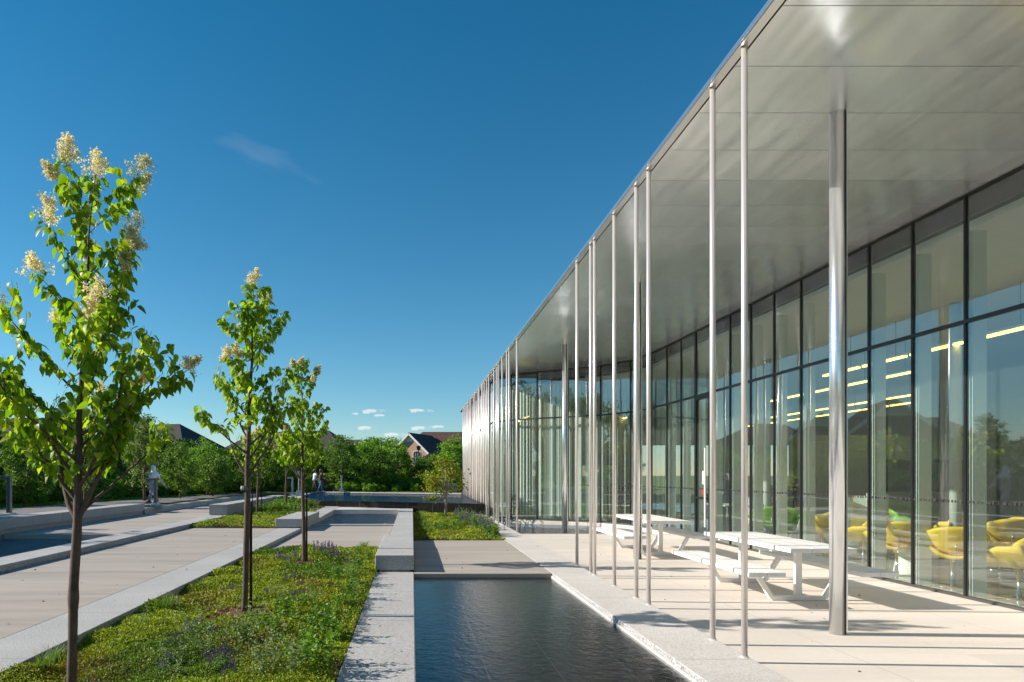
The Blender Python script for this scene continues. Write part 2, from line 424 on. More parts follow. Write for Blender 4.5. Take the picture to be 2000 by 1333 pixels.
M['soffit'].node_tree.links.new(oi.outputs['Random'], mr_.inputs['Value']); M['soffit'].node_tree.links.new(mr_.outputs[0], M['soffit'].node_tree.nodes['Principled BSDF'].inputs['Roughness'])
M['lamp'] = emit('warm_lamp', (1.0, .70, .16), 2.2)
M['pale_panel'] = plain('added_pale_panel', (.72, .70, .66), .8, var=.04)
M['marker'] = plain('marker_film', (.03, .025, .03), .5)
# ------------------------------------------------------------------ setting
def struct(mb, name, mat, **k):
    o = mb.build(name, mat, **k); o['kind'] = 'structure'; return o

# ground : one sheet with a sunken court for the terraces
g = MB(); GZ = .36
hx0, hx1, hy0, hy1 = -11.0, 30.0, -8.0, 46.0
B = 900
xs = [-B, -120, hx0, hx1, 120, B]; ys = [-B, -60, hy0, hy1, 140, B]
for i in range(5):
    for j in range(5):
        if i == 2 and j == 2:
            g.add([(hx0, hy0, -.42), (hx1, hy0, -.42), (hx1, hy1, -.42), (hx0, hy1, -.42)], [(0, 1, 2, 3)])
        else:
            g.add([(xs[i], ys[j], GZ), (xs[i + 1], ys[j], GZ), (xs[i + 1], ys[j + 1], GZ), (xs[i], ys[j + 1], GZ)], [(0, 1, 2, 3)])
for a, b in (((hx0, hy0), (hx0, hy1)), ((hx0, hy1), (hx1, hy1)), ((hx1, hy1), (hx1, hy0)), ((hx1, hy0), (hx0, hy0))):
    g.add([(*a, -.42), (*b, -.42), (*b, GZ), (*a, GZ)], [(0, 1, 2, 3)])
struct(g, 'ground', M['lawn'], origin=(0, 0, 0))

# walkways behind / left
pts_r = [(-11.0, -8), (-11.0, 40), (-10.2, 46), (12, 47.4)]
struct(MB().prism([(-15.4, -8), (-11.02, -8), (-11.02, 40), (-10.9, 46.02), (13, 46.02), (13, 48.4), (-9.5, 48.4), (-12.3, 46), (-14.6, 30)], GZ - .1, GZ + .012), 'asphalt_path', M['asphalt'])

# levels inside the court
struct(MB().box(3.07, 7.46, -7.9, 19.36, -.41, -.05), 'patio', M['paver'], bevel=.006)
struct(MB().box(2.31, 2.992, -7.9, 27.3, -.405, 0.0), 'kerb', M['granite_warm'], bevel=.008)
struct(MB().box(2.288, 2.309, -7.9, 11.24, -.40, -.045), 'channel_edge', M['granite_warm'], bevel=.01)
struct(MB().box(2.995, 3.067, -7.9, 19.36, -.40, -.11), 'drain_channel', M['dark_slot'])
struct(MB().box(.032, 2.308, 11.25, 16.9, -.40, -.003), 'concrete_slab', M['concrete'], bevel=.012)
struct(MB().box(-3.198, -.602, 15.0, 21.6, -.40, 0.0), 'concrete_path', M['concrete'], bevel=.01)
struct(MB().box(-6.498, -3.86, -7.9, 19.7, -.40, .08), 'concrete_path', M['concrete'], bevel=.01)
struct(MB().box(-10.30, -7.152, 17.2, 45.9, -.40, .12), 'concrete_path', M['concrete'], bevel=.01)
struct(MB().box(-7.150, -2.6, 45.6, 45.99, -.40, .44), 'kerb', M['granite_warm'], bevel=.01)
struct(MB().prism([(-7.15, 34.6), (-6.5, 34.6), (-5.65, 34.95), (-6.45, 41), (-6.5, 45.55), (-7.15, 45.55)], -.4, .40), 'concrete_path', M['granite_warm'], bevel=.01)
# kerb between path and planting
k = MB().box(-3.856, -3.2, -7.9, 19.7, -.40, .084)
k.prism([(-3.856, 19.7), (-3.2, 19.7), (-3.2, 30.2), (-3.856, 30.5)], -.40, [.084, .084, .22, .22])
struct(k, 'kerb', M['granite'], bevel=.008)
struct(MB().box(-7.15, -6.5, -7.9, 34.6, -.40, .19), 'kerb', M['granite'], bevel=.008)
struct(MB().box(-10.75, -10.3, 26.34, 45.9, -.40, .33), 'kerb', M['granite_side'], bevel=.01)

# front pond
struct(MB().box(.032, 2.287, -7.9, 11.248, -.41, -.092), 'pond_floor', M['slate'])
def sheet(name, poly, z, mat, sub=0):
    m = MB(); m.add([(x, y, z) for x, y in poly], [tuple(range(len(poly)))]); o = m.build(name, mat, origin=(0, 0, 0)); o['kind'] = 'structure'; return o
sheet('water', [(.032, -7.9), (2.287, -7.9), (2.287, 11.248), (.032, 11.248)], -.068, M['water'])
# small pond
struct(MB().box(-3.198, -.502, 21.9, 28.0, -.41, -.08), 'pond_floor', M['slate'])
struct(MB().box(-3.198, -.502, 21.6, 21.9, -.405, .045), 'pond_edge', M['granite_side'], bevel=.008)
struct(MB().prism([(-3.198, 28.0), (-.502, 28.0), (-.502, 27.3), (.03, 27.3), (.03, 28.95), (-3.198, 30.25)], -.40, .20), 'pond_edge', M['granite_warm'], bevel=.01)
sheet('water', [(-3.198, 21.9), (-.502, 21.9), (-.502, 28.0), (-3.198, 28.0)], .01, M['water_far'])
# left pond
struct(MB().box(-10.3, -7.152, -7.9, 17.19, -.41, -.12), 'pond_floor', M['slate'])
sheet('water', [(-10.3, -7.9), (-7.152, -7.9), (-7.152, 17.19), (-10.3, 17.19)], .0, M['water_far'])
# pool at the end of the patio
struct(MB().prism([(3.07, 19.37), (7.46, 19.37), (7.2, 22.9), (6.5, 23.8), (3.07, 25.4)], -.41, -.28), 'pond_floor', M['slate'])
sheet('water', [(3.07, 19.37), (7.44, 19.37), (7.15, 22.9), (6.5, 23.8), (3.07, 25.4)], -.17, M['water_far'])
# raised pond
RP = [(-4.2, 30.8), (2.93, 27.45), (2.93, 40.7), (-6.42, 45.5), (-6.3, 41), (-5.5, 34.9)]
w = MB()
def ring_wall(mb, poly, t, z0, z1, skip=()):
    n = len(poly); cx = sum(p[0] for p in poly) / n; cy = sum(p[1] for p in poly) / n
    inner = []
    for i in range(n):
        p0 = Vector(poly[i - 1]); p1 = Vector(poly[i]); p2 = Vector(poly[(i + 1) % n])
        d1 = (p1 - p0).normalized(); d2 = (p2 - p1).normalized()
        n1 = Vector((-d1.y, d1.x)); n2 = Vector((-d2.y, d2.x)); b = (n1 + n2).normalized()
        inner.append(p1 + b * t / max(.3, b.dot(n1)))
    for i in range(n):
        if i in skip: continue
        j = (i + 1) % n
        mb.prism([tuple(poly[i]), tuple(poly[j]), tuple(inner[j]), tuple(inner[i])], z0, z1)
    return inner
wall = MB(); inner = ring_wall(wall, RP, .06, -.40, .462, skip=())
o = wall.build('pond_wall', M['black_tile'], bevel=.004)
ident(o, 'low black polished wall holding the raised pond behind the planting', 'pond wall')
o = struct(MB().prism([tuple(p) for p in inner], -.41, .30), 'pond_floor', M['slate'])
sheet('water', [tuple(p) for p in inner], .452, M['water_far'])
o = MB().prism([(-6.5, 45.56), (2.93, 40.76), (2.93, 41.1), (-6.5, 45.9)], -.4, .50).build('pond_coping', M['granite_warm'], bevel=.01)
ident(o, None, None, None, 'structure')

# granite walls and blocks
o = MB().box(-.60, .03, -7.9, 11.385, -.41, .001).build('granite_wall', M['granite'], bevel=.012)
ident(o, 'low pale granite wall top running beside the near pond, striped with thin shadows', 'low wall')
def block(name, x0, x1, y0, y1, z0, z1, gap, label, cat, grp=None, flute=False, joints=None):
    m = MB()
    if gap: m.box(x0 + .06, x1 - .06, y0 + .05, y1 - .05, z0 - .35, z0 + gap)
    base = z0 + gap
    ny = 1 if not joints else max(1, round((y1 - y0) / joints))
    for i in range(ny):
        a = y0 + (y1 - y0) * i / ny; b = y0 + (y1 - y0) * (i + 1) / ny - (.006 if i < ny - 1 else 0)
        if flute:
            n = int((b - a) / .16); poly = [(x0, a), (x0, b)]
            poly = [(x0, b), (x0, a)]
            for q in range(n):
                u = a + (b - a) * q / n; v = a + (b - a) * (q + 1) / n
                poly += [(x1, u + .0), (x1, u + (v - u) * .68), (x1 - .025, u + (v - u) * .76), (x1 - .025, u + (v - u) * .94)]
            poly.append((x1, b)); m.prism(poly, base, z1)
        else: m.box(x0, x1, a, b, base, z1)
    o = m.build(name, M['granite'], bevel=.012 if not flute else .006)
    return ident(o, label, cat, grp)
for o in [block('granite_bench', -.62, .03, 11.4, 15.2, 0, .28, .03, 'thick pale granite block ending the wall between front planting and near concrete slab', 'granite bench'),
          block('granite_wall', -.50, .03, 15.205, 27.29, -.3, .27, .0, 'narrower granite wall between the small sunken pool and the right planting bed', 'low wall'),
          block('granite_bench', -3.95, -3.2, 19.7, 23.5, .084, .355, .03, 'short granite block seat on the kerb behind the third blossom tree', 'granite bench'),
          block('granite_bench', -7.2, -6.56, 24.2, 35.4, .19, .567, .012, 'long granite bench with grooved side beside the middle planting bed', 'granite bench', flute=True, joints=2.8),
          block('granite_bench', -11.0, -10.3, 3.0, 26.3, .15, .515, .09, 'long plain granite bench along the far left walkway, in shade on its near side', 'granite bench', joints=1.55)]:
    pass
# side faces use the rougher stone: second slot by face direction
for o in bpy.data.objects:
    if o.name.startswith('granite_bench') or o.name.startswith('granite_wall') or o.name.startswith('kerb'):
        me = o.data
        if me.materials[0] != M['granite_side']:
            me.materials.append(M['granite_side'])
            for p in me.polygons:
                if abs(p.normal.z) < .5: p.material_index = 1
# planting soil
def soil(poly, z, name='soil'):
    m = MB(); m.prism(poly, -.40, z); o = m.build(name, M['soil']); o['kind'] = 'structure'
SA = [(-3.198, -7.9), (-.602, -7.9), (-.602, 14.99), (-3.198, 14.99)]
soil(SA, -.01)
soil([(-6.498, 19.71), (-3.858, 19.71), (-3.858, 30.6), (-4.2, 30.75), (-5.5, 34.6), (-6.498, 34.6)], [.08, .08, .2, .2, .25, .25])
soil([(.032, 16.91), (2.308, 16.91), (2.308, 27.7), (.032, 28.7)], -.01)
struct(MB().prism([(.032, 28.72), (2.308, 27.72), (2.9, 27.44), (2.9, 27.31), (2.31, 27.31), (.032, 28.4)], -.40, .02), 'pond_edge', M['granite_warm'])

# ------------------------------------------------------------------ library building
bld = empty('library_building', (3, -6, 0), 'long glass walled library with wide metal canopy and thin steel poles', 'library')
ZS = 5.42
def part(mb, name, mat, parent=None, **k): return mb.build(name, mat, parent or bld, **k)
# roof
rf = MB(); rf.box(3.0, 27.5, -8, 41.4, ZS + .05, ZS + .09); rf.box(4.8, 27.3, -7.6, 41.0, ZS + .09, 5.95)
rf.box(2.99, 4.0, 28.2, 41.4, ZS + .0, ZS + .05)
roof = part(rf, 'roof', M['black_metal'])
y = -8.0; i = 0
while y < 41.3:
    y1 = min(y + 3.28, 41.4)
    part(MB().box(2.905, 2.985, y + .004, y1 - .004, ZS + .003, ZS + .040), 'roof_edge', M['fascia'], roof)
    y = y1
part(MB().box(2.895, 2.9045, -8, 41.4, ZS + .015, ZS + .062), 'roof_flashing', M['fascia'], roof)
part(MB().box(2.9045, 3.0, -8, 41.4, ZS + .041, ZS + .058), 'roof_flashing', M['fascia'], roof)
# soffit panels with UVs so that the brushed grain has a direction
k0 = -17
for kk in range(-17, 27):
    ya = 5.53 + kk * .82; yb = ya + .82 - .009
    if kk * .82 + 5.53 > 27.0: break
    m = MB(); m.box(3.0, 7.62, ya, yb, ZS, ZS + .03)
    o = part(m, 'soffit_panel', M['soffit'])
    uv = o.data.uv_layers.new(name='UVMap')
    for lp in o.data.loops:
        c = o.data.vertices[lp.vertex_index].co; uv.data[lp.index].uv = (c.x * .1, c.y * .1)
# poles
pole_x = [(1454, 1), (1392, 1), (1267, 1), (1243, 1), (1200, 1), (1161.5, 1), (1154, 1), (1127, 1), (1009.7, 1), (994.5, 1), (990, 1), (981, 1), (973.6, 1), (970, 1), (965, 1),
          (954.7, 1), (950.6, 1), (946, 1), (941.5, 1), (936, 1), (932.7, 1), (928, 1), (925, 1), (920, 1), (915, 1), (912, 1), (908, 1), (904.5, 1)]
XP = 2.955
pY = [XP * F / (x - PX) for x, _ in pole_x] + [27.9, 28.7, 30.2, 32.0, 34.9, 36.4, 37.7, 39.0] + [3.0, 1.4, .2, -1.9, -3.0, -5.1]
for Y in pY:
    zb = .30 if Y > 27.5 else 0.0
    m = MB(); m.tube([(XP, Y, zb), (XP, Y, ZS + .01)], .0275, 14)
    p = part(m, 'pole', M['steel'], smooth=True)
    if Y < 13: part(MB().tube([(XP, Y, zb), (XP, Y, zb + .012)], .036, 14), 'pole_foot', M['steel'], p)
# big columns
for (X, Y) in ((4.47, 7.17), (4.47, 13.55), (4.45, 19.9)):
    m = MB(); m.tube([(X, Y, -.3 if Y > 19.5 else -.052), (X, Y, ZS + .01)], .078, 32)
    c = part(m, 'column', M['col_steel'], smooth=True)
    part(MB().box(X + .040, X + .046, Y - .0735, Y - .066, -.04, ZS), 'column_seam', M['black_metal'], c)
    part(MB().box(X + .078 - .002, X + .080 + .014, Y - .02, Y + .02, -.04, ZS), 'column_strip', M['col_steel'], c)
# glass line
XG = 7.50
GP = [(XG, 9.26 + .98 * (q - 15)) for q in range(0, 26)]          # -5.44 .. 19.06
GP += [(7.49, 20.1), (7.42, 21.2), (7.22, 22.6), (6.55, 23.75), (5.6, 24.5), (4.6, 25.15), (3.75, 25.9), (3.22, 26.9)]
GP += [(3.16, 28.0 + 1.04 * q) for q in range(0, 13)]
GP += [(4.2, 41.0), (6.0, 41.2)]
rg = random.Random(3)
ZT = 3.70
def off_in(i, d):
    p = Vector(GP[i]); a = Vector(GP[max(0, i - 1)]); b = Vector(GP[min(len(GP) - 1, i + 1)])
    t = (b - a).normalized(); n = Vector((t.y, -t.x)); return p + n * d
for i in range(len(GP) - 1):
    a = Vector(GP[i]); b = Vector(GP[i + 1]); t = (b - a).normalized()
    door = 17.0 < GP[i][1] < 17.6
    for (z0, z1) in ((-.02, ZT - .02), (ZT + .02, ZS - .02)):
        n = Vector((t.y, -t.x)); j = [rg.uniform(-.0015, .0015) for _ in range(4)]
        P = []
        for q, (pt, z) in enumerate(((a + t * .02, z0), (b - t * .02, z0), (b - t * .02, z1), (a + t * .02, z1))):
            e = pt + n * (.012 + j[q]); P.append((e.x, e.y, z))
        part(MB().add(P, [(0, 1, 2, 3)]), 'glass_pane', M['glass'] if i < 34 else M['glass_reflect_tint'])
for i, p in enumerate(GP):
    a = Vector(GP[max(0, i - 1)]); b = Vector(GP[min(len(GP) - 1, i + 1)]); t = (b - a).normalized(); n = Vector((t.y, -t.x))
    c = Vector(p) + n * .02
    m = MB(); wd = .019 if not (17.0 < p[1] < 17.2 or 18.0 < p[1] < 18.2) else .05
    m.obox((c.x, c.y, (ZS - .05) / 2), (t.x * wd, t.y * wd, 0), (n.x * .026, n.y * .026, 0), (0, 0, (ZS + .05) / 2 - .001))
    part(m, 'mullion', M['black_metal'])
    if i < 27:
        d = .19
        c2 = Vector(p) + n * (.08 + d / 2)
        m = MB(); m.obox((c2.x, c2.y, 2.45), (t.x * .03, t.y * .03, 0), (n.x * d / 2, n.y * d / 2, 0), (0, 0, 2.48))
        part(m, 'window_fin', M['white_int'])
def strip(z0, z1, d0, d1, name, mat):
    m = MB()
    for i in range(len(GP) - 1):
        q = [off_in(i, d0), off_in(i + 1, d0), off_in(i + 1, d1), off_in(i, d1)]
        m.prism([tuple(v) for v in q], z0, z1)
    return part(m, name, mat)
strip(ZT - .025, ZT + .025, -.018, .046, 'transom', M['black_metal'])
strip(-.05, -.018, -.03, .06, 'window_sill', M['dark_slot'])
strip(-.4, -.051, -.04, .3, 'foundation', M['granite_warm'])
strip(5.13, ZS - .03, .066, .10, 'spandrel', M['purple'])
strip(ZS - .03, ZS - .001, -.02, .10, 'window_head', M['black_metal'])
m = MB(); r3 = random.Random(8)  # thin white slats imitate bright pole reflections along with blinds
for i in range(28, 33):
    a = Vector(GP[i]); b = Vector(GP[i + 1]); t = (b - a).normalized(); n = Vector((t.y, -t.x)); s = .08; Ln = (b - a).length
    while s < Ln - .08:
        e = a + t * s + n * .34; hw = r3.choice((.008, .014, .03))
        m.obox((e.x, e.y, 2.5), (t.x * hw + n.x * .01, t.y * hw + n.y * .01, 0), (n.x * .002, n.y * .002, 0), (0, 0, 2.4)); s += r3.choice((.05, .08, .14, .3))
part(m, 'blind_reflection_slats', M['white_int'])
for i in range(29, 34):
    a = off_in(i, .42); b = off_in(i + 1, .42); m = MB(); n_ = 14
    pts_ = [a.lerp(b, q / n_ * .96 + .02) + (b - a).normalized().orthogonal() * .03 * math.sin(q * 2.1) for q in range(n_ + 1)]
    m.add([(p.x, p.y, z) for z in (.0, 4.9) for p in pts_], [(q, q + 1, n_ + 2 + q, n_ + 1 + q) for q in range(n_)])
    part(m, 'sheer_curtain', M['sheer'], smooth=True)
# little markers on the glass
m = MB(); rr = random.Random(5)
for i in range(10, 30):
    a = Vector(GP[i]); b = Vector(GP[i + 1]); t = (b - a).normalized(); n = Vector((t.y, -t.x)); s = .05; Ln = (b - a).length
    while s < Ln - .06:
        wq = rr.choice((.008, .012, .03, .045)); e = a + t * s - n * .004
        m.obox((e.x, e.y, 1.255), (t.x * wq / 2, t.y * wq / 2, 0), (n.x * .001, n.y * .001, 0), (0, 0, .018)); s += wq + rr.uniform(.015, .05)
part(m, 'glass_marker_band', M['marker'])
for q in range(13):  # white panels added behind the far facade to make its glazing paler
    y0 = 28.03 + 1.04 * q
    if y0 < 40.2: part(MB().box(3.34, 3.35, y0 + .03, y0 + 1.0, .1, 5.1), 'added_pale_panel', M['pale_panel'])
# door in the glass
dr = part(MB().box(XG - .035, XG + .02, 17.16, 17.20, 0, ZT).box(XG - .035, XG + .02, 17.98, 18.02, 0, ZT).box(XG - .035, XG + .02, 17.20, 17.98, ZT - .12, ZT - .03)
     .box(XG - .035, XG + .02, 17.20, 17.98, 0, .1).box(XG - .035, XG + .02, 17.20, 17.98, 1.0, 1.05), 'door', M['black_metal'])
part(MB().tube([(XG - .09, 17.27, .3), (XG - .09, 17.27, 2.3)], .022, 10), 'handle', M['white_paint'], dr)
part(MB().box(XG - .012, XG - .006, 17.42, 17.62, 1.38, 1.72), 'notice', M['white_paint'], dr)
M['red'] = plain('red_sign', (.55, .02, .015), .5)
dd = MB(); dd.rings([[(XG - .012 + q * .005, 17.52 + .10 * math.cos(2 * math.pi * k / 24), 1.17 + .10 * math.sin(2 * math.pi * k / 24)) for k in range(24)] for q in (0, 1)])
part(dd, 'warning_disc', M['red'], dr)
# interior shell
fl = MB(); fl.prism([(7.56, -6), (27, -6), (27, 41), (3.3, 41), (3.3, 27), (3.8, 26.1), (4.7, 25.3), (5.7, 24.65), (6.62, 23.9), (7.3, 22.65), (7.5, 21.2), (7.56, 20)], -.2, -.052)
part(fl, 'floor', M['int_floor'])
cl = MB(); cl.prism([(7.8, -6), (27, -6), (27, 41), (3.5, 41), (3.5, 27.2), (6.8, 24.2), (7.6, 22.7)], 5.02, 5.12)
part(cl, 'ceiling', M['int_ceiling'])
part(MB().box(27, 27.2, -8, 41, -.2, ZS), 'inner_wall', M['int_wall'])
nw = MB()
for (a, b) in ((6.0, 7.2), (9.4, 10.2), (12.2, 13.6), (18, 20), (24, 27)): nw.box(a, b, 40.9, 41.2, -.1, ZS)
nw.box(6.0, 27, 40.92, 41.18, 3.4, ZS); part(nw, 'inner_wall', M['int_wall'])
part(MB().box(7.6, 27, -8, -7.8, -.2, ZS), 'inner_wall', M['int_wall'])
part(MB().box(15.5, 15.7, -4, 9, -.05, 5.0), 'inner_wall', M['int_wall'])
part(MB().box(15, 24, 27, 27.2, -.05, 3.2), 'inner_wall', M['int_wall'])
part(MB().box(13.2, 15.6, 19.2, 19.3, 1.15, 2.05), 'dark_screen', M['dark_panel'])
for (X, Y, r) in ((10.75, 13.5, .10), (10.5, 20.2, .10), (10.8, 6.6, .10), (10.3, 27.5, .10), (6.2, 31, .10)):
    part(MB().tube([(X, Y, -.05), (X, Y, 5.03)], r, 20), 'inner_column', M['white_int'], smooth=True)
bk = MB(); bk.lathe((8.4, 33.5, 0), [(1.2, 2.1), (2.0, 2.5), (2.6, 3.1), (2.8, 3.9), (2.8, 5.0)], 40)
part(bk, 'curved_bulkhead', M['beige'], smooth=True)
for X, a, b in ((10.7, 8.6, 17.2), (12.5, 17.0, 24.5), (16.1, 21.8, 31), (17.8, 24, 36), (9.6, 30.6, 36.6), (5.1, 30, 32)):
    y = a
    while y < b:
        part(MB().box(X - .04, X + .04, y, y + 1.38, 4.17, 4.21), 'ceiling_light', M['lamp'])
        part(MB().box(X - .045, X + .045, y - .01, y + 1.39, 4.215, 4.26), 'light_housing', M['white_int'])
        part(MB().tube([(X, y + .3, 4.26), (X, y + .3, 5.02)], .006, 5), 'light_hanger', M['grey_metal'])
        y += 1.55
# ------------------------------------------------------------------ vegetation
NR = np.random.default_rng(11)
def norm(a): return a / np.maximum(1e-9, np.linalg.norm(a, axis=-1, keepdims=True))

def leaves(P, D, S, droop=.35, fold=.35, width=.74):
    """ovate folded leaves. P base (n,3), D direction (n,3), S length (n,)"""
    n = len(P); D = norm(D)
    up = np.tile(np.array([0, 0, 1.]), (n, 1)) + NR.normal(0, .45, (n, 3))
    side = norm(np.cross(D, up)); nrm = norm(np.cross(side, D))
    S = S[:, None]
    def pt(t, w, lift=0.0):
        c = P + D * S * t - nrm * S * droop * t * t
        return c, c + side * S * width * .5 * w + nrm * S * fold * .5 * w * .5, c - side * S * width * .5 * w + nrm * S * fold * .5 * w * .5
    m0 = P
    m1, l1, r1 = pt(.22, .86); m2, l2, r2 = pt(.58, .80); m3, _, _ = pt(1.0, 0)
    V = np.stack([m0, m1, m2, m3, l1, l2, r1, r2], 1).reshape(-1, 3)
    T = np.array([[0, 4, 1, 1], [0, 1, 6, 6], [1, 4, 5, 2], [1, 2, 7, 6], [2, 5, 3, 3], [2, 3, 7, 7]])
    tri = np.array([[0, 4, 1], [0, 1, 6], [1, 4, 5], [1, 5, 2], [1, 2, 7], [1, 7, 6], [2, 5, 3], [2, 3, 7]])
    Fc = (np.arange(n)[:, None, None] * 8 + tri[None]).reshape(-1, 3)
    return V, Fc

def cards(P, D, Sz, asp=.55):
    """small bent diamond leaves: 4 verts, 2 tris sharing the mid line"""
    n = len(P); D = norm(D); rnd = norm(NR.normal(0, 1, (n, 3)))
    side = norm(np.cross(D, rnd)); nr = np.cross(side, D); S = Sz[:, None]
    a = P; b = P + D * S; l = P + D * S * .45 + side * S * asp * .5 + nr * S * .12; r = P + D * S * .45 - side * S * asp * .5 + nr * S * .12
    V = np.stack([a, l, b, r], 1).reshape(-1, 3)
    Fc = (np.arange(n)[:, None, None] * 4 + np.array([[0, 1, 2], [0, 2, 3]])[None]).reshape(-1, 3)
    return V, Fc

def blades(P, D, H, W):
    """grass blades: two segment bent triangles"""
    n = len(P); D = norm(D); up = np.tile([0, 0, 1.], (n, 1))
    side = norm(np.cross(D + NR.normal(0, .01, (n, 3)), up)) * W[:, None] / 2
    h = H[:, None]
    m = P + up * h * .6 + D * h * .15; t = P + up * h * .93 + D * h * .48
    V = np.stack([P - side, P + side, m - side * .7, m + side * .7, t], 1).reshape(-1, 3)
    Fc = (np.arange(n)[:, None, None] * 5 + np.array([[0, 1, 3], [0, 3, 2], [2, 3, 4]])[None]).reshape(-1, 3)
    return V, Fc

def blossom_tree(base, H, trunk_top_dx, z_first, rmax, nbr, leaf, label, seed, main=(), r0=.04, lean=(0, 0), nfl=12, per=11, mat='lilac_leaf', prof=None, fl_size=.15):
    """young tree lilac: trunk with limbs, leaves, cream panicles"""
    global NR
    NR = np.random.default_rng(seed); rd = random.Random(seed)
    base = Vector(base); root = empty('blossom_tree', base, label, 'tree', 'young blossom trees in the planting beds')
    tk = MB(); n = 9; tp = []
    for i in range(n + 1):
        t = i / n
        tp.append(base + Vector((trunk_top_dx * t ** 1.3 + rd.uniform(-.012, .012) * (i > 0) * H / 4 + lean[0] * t, lean[1] * t + rd.uniform(-.012, .012), H * .97 * t)))
    rad = [r0 * (1 - .15 * i / n) if i / n * H < z_first else r0 * max(.10, .85 * (1 - (i / n * H - z_first) / (H - z_first)) ** .9) for i in range(n + 1)]
    # smooth the trunk
    def interp(path, m):
        out = []
        for q in range(m + 1):
            u = q / m * (len(path) - 1); i = min(int(u), len(path) - 2); out.append(path[i].lerp(path[i + 1], u - i))
        return out
    tpf = []; rf_ = []
    for q in range(41):
        u = q / 40 * n; i = min(int(u), n - 1); f = u - i
        tpf.append(tp[i].lerp(tp[i + 1], f)); rf_.append((rad[i] * (1 - f) + rad[i + 1] * f) * (1 + .10 * rd.random() + (.25 if rd.random() < .10 and q < 22 else 0)))
    rf_[0] *= 1.25
    tk.tube(tpf, rf_, 9)
    def tpos(t):
        u = t * n; i = min(int(u), n - 1); return tp[i].lerp(tp[i + 1], u - i), rad[i] * (1 - (u - i)) + rad[i + 1] * (u - i)
    LP = []; LD = []; LS = []; tips = []
    def limb(p, d, ln, r, depth, leafs=True):
        path = [p]; dd = d.copy(); m = 6
        for i in range(m):
            dd = (dd + Vector((rd.gauss(0, .10), rd.gauss(0, .10), .07 + rd.gauss(0, .06)))).normalized()
            path.append(path[-1] + dd * ln / m)
        tk.tube(path, [r * (1 - .8 * i / m) for i in range(m + 1)], 6 if depth == 0 else 4, cap=False)
        st = .28 if depth == 0 else .1
        k = max(3, int(per * ln / .55))
        for q in range(k):
            u = st + (1 - st) * (q + rd.random()) / k; i = min(int(u * m), m - 1)
            P = path[i].lerp(path[i + 1], u * m - i)
            for sgn in (-1, 1):
                o = Vector((rd.gauss(0, 1), rd.gauss(0, 1), 0)).normalized()
                D = (o * .75 + dd * .25 + Vector((0, 0, -rd.uniform(.2, 1.9))))
                LP.append(P + o * rd.uniform(.01, .035)); LD.append(D); LS.append(leaf * rd.uniform(.62, 1.2))
        if depth < 1:
            ns = max(2, int(ln / .16))
            for q in range(ns):
                u = .25 + .7 * (q + .5) / ns; i = min(int(u * m), m - 1); P = path[i].lerp(path[i + 1], u * m - i)
                o = Vector((rd.gauss(0, 1), rd.gauss(0, 1), 0)).normalized()
                limb(P, (dd * .55 + o * .75 + Vector((0, 0, .3))).normalized(), ln * rd.uniform(.26, .42), r * .4, depth + 1)
        tips.append((path[-1], dd, depth))
    az = rd.uniform(0, 6)
    prof = prof or (lambda s: (1 - s) ** .75 * .95 + .12)
    for i in range(nbr):
        s = (i + .3) / nbr; z = z_first + (H * .95 - z_first) * s
        P, r = tpos(z / (H * .97)); az += 2.4 + rd.uniform(-.4, .4)
        el = R(rd.uniform(32, 58) - 6 * s)
        ln = rmax * prof(s) / math.cos(el) * rd.uniform(.75, 1.15)
        limb(P, Vector((math.cos(az) * math.cos(el), math.sin(az) * math.cos(el), math.sin(el))), ln, r * .5, 0)
    for (z, dx, dy, dz, r) in main:      # the limbs one can pick out in the photo
        P, _ = tpos(z / (H * .97)); d = Vector((dx, dy, dz)); limb(P, d.normalized(), d.length, r, 0)
    # leaves on the leader
    for q in range(int(46 * H / 4)):
        t = rd.uniform(z_first / H + .12, 1); P, _ = tpos(t); o = Vector((rd.gauss(0, 1), rd.gauss(0, 1), 0)).normalized()
        LP.append(P + o * rd.uniform(.02, .07)); LD.append(o + Vector((0, 0, -rd.uniform(0, 1.2)))); LS.append(leaf * rd.uniform(.6, 1.1))
    tk.build('trunk', M['bark'], root, smooth=True)
    A_ = np.array(LP); kp = A_[:, 2] > base.z + z_first + .28 + .42 * np.abs(A_[:, 0] - base.x)
    V, Fc = leaves(A_[kp], np.array(LD)[kp], np.array(LS)[kp], droop=.42)
    np_mesh('crown', V, Fc, M[mat], root)
    tips = sorted([t for t in tips if t[2] == 0], key=lambda t: -t[0].z)
    rd.shuffle(tips); tips = [t for t in tips if t[0].z > base.z + z_first + .8]
    tips = [(tp[-1], Vector((0, 0, 1)), 0)] + tips[:nfl]
    for (p, d, _) in tips:
        s = fl_size * rd.uniform(.65, 1.15); dv = (d + Vector((rd.gauss(0, .3), rd.gauss(0, .3), .8))).normalized(); a, b = frame(dv); dd = np.array(dv); a = np.array(a); b = np.array(b)
        nl = rd.randint(11, 16); ul = NR.random(nl) ** .9; al = NR.uniform(0, 6.28, nl); rl = (1 - ul * .85) * s * .58 * NR.uniform(.3, 1, nl)
        C_ = np.array(p) + dd * (ul * s * .85)[:, None] + a * (rl * np.cos(al))[:, None] + b * (rl * np.sin(al))[:, None]
        q_ = NR.integers(34, 62, nl); idx = np.repeat(np.arange(nl), q_); k = len(idx)
        P = C_[idx] + NR.normal(0, 1, (k, 3)) * (s * (.10 - .045 * ul[idx]))[:, None]
        P = P + (np.array(p) - P) * (NR.random(k) ** 3)[:, None] * .7
        V, Fc = cards(P, NR.normal(0, 1, (k, 3)), NR.uniform(.009, .020, k) * (1 + .3 * (base.y > 7) + .5 * (base.y > 11)), .9)
        np_mesh('flower_cluster', V, Fc, M['flower'], root)
    return root

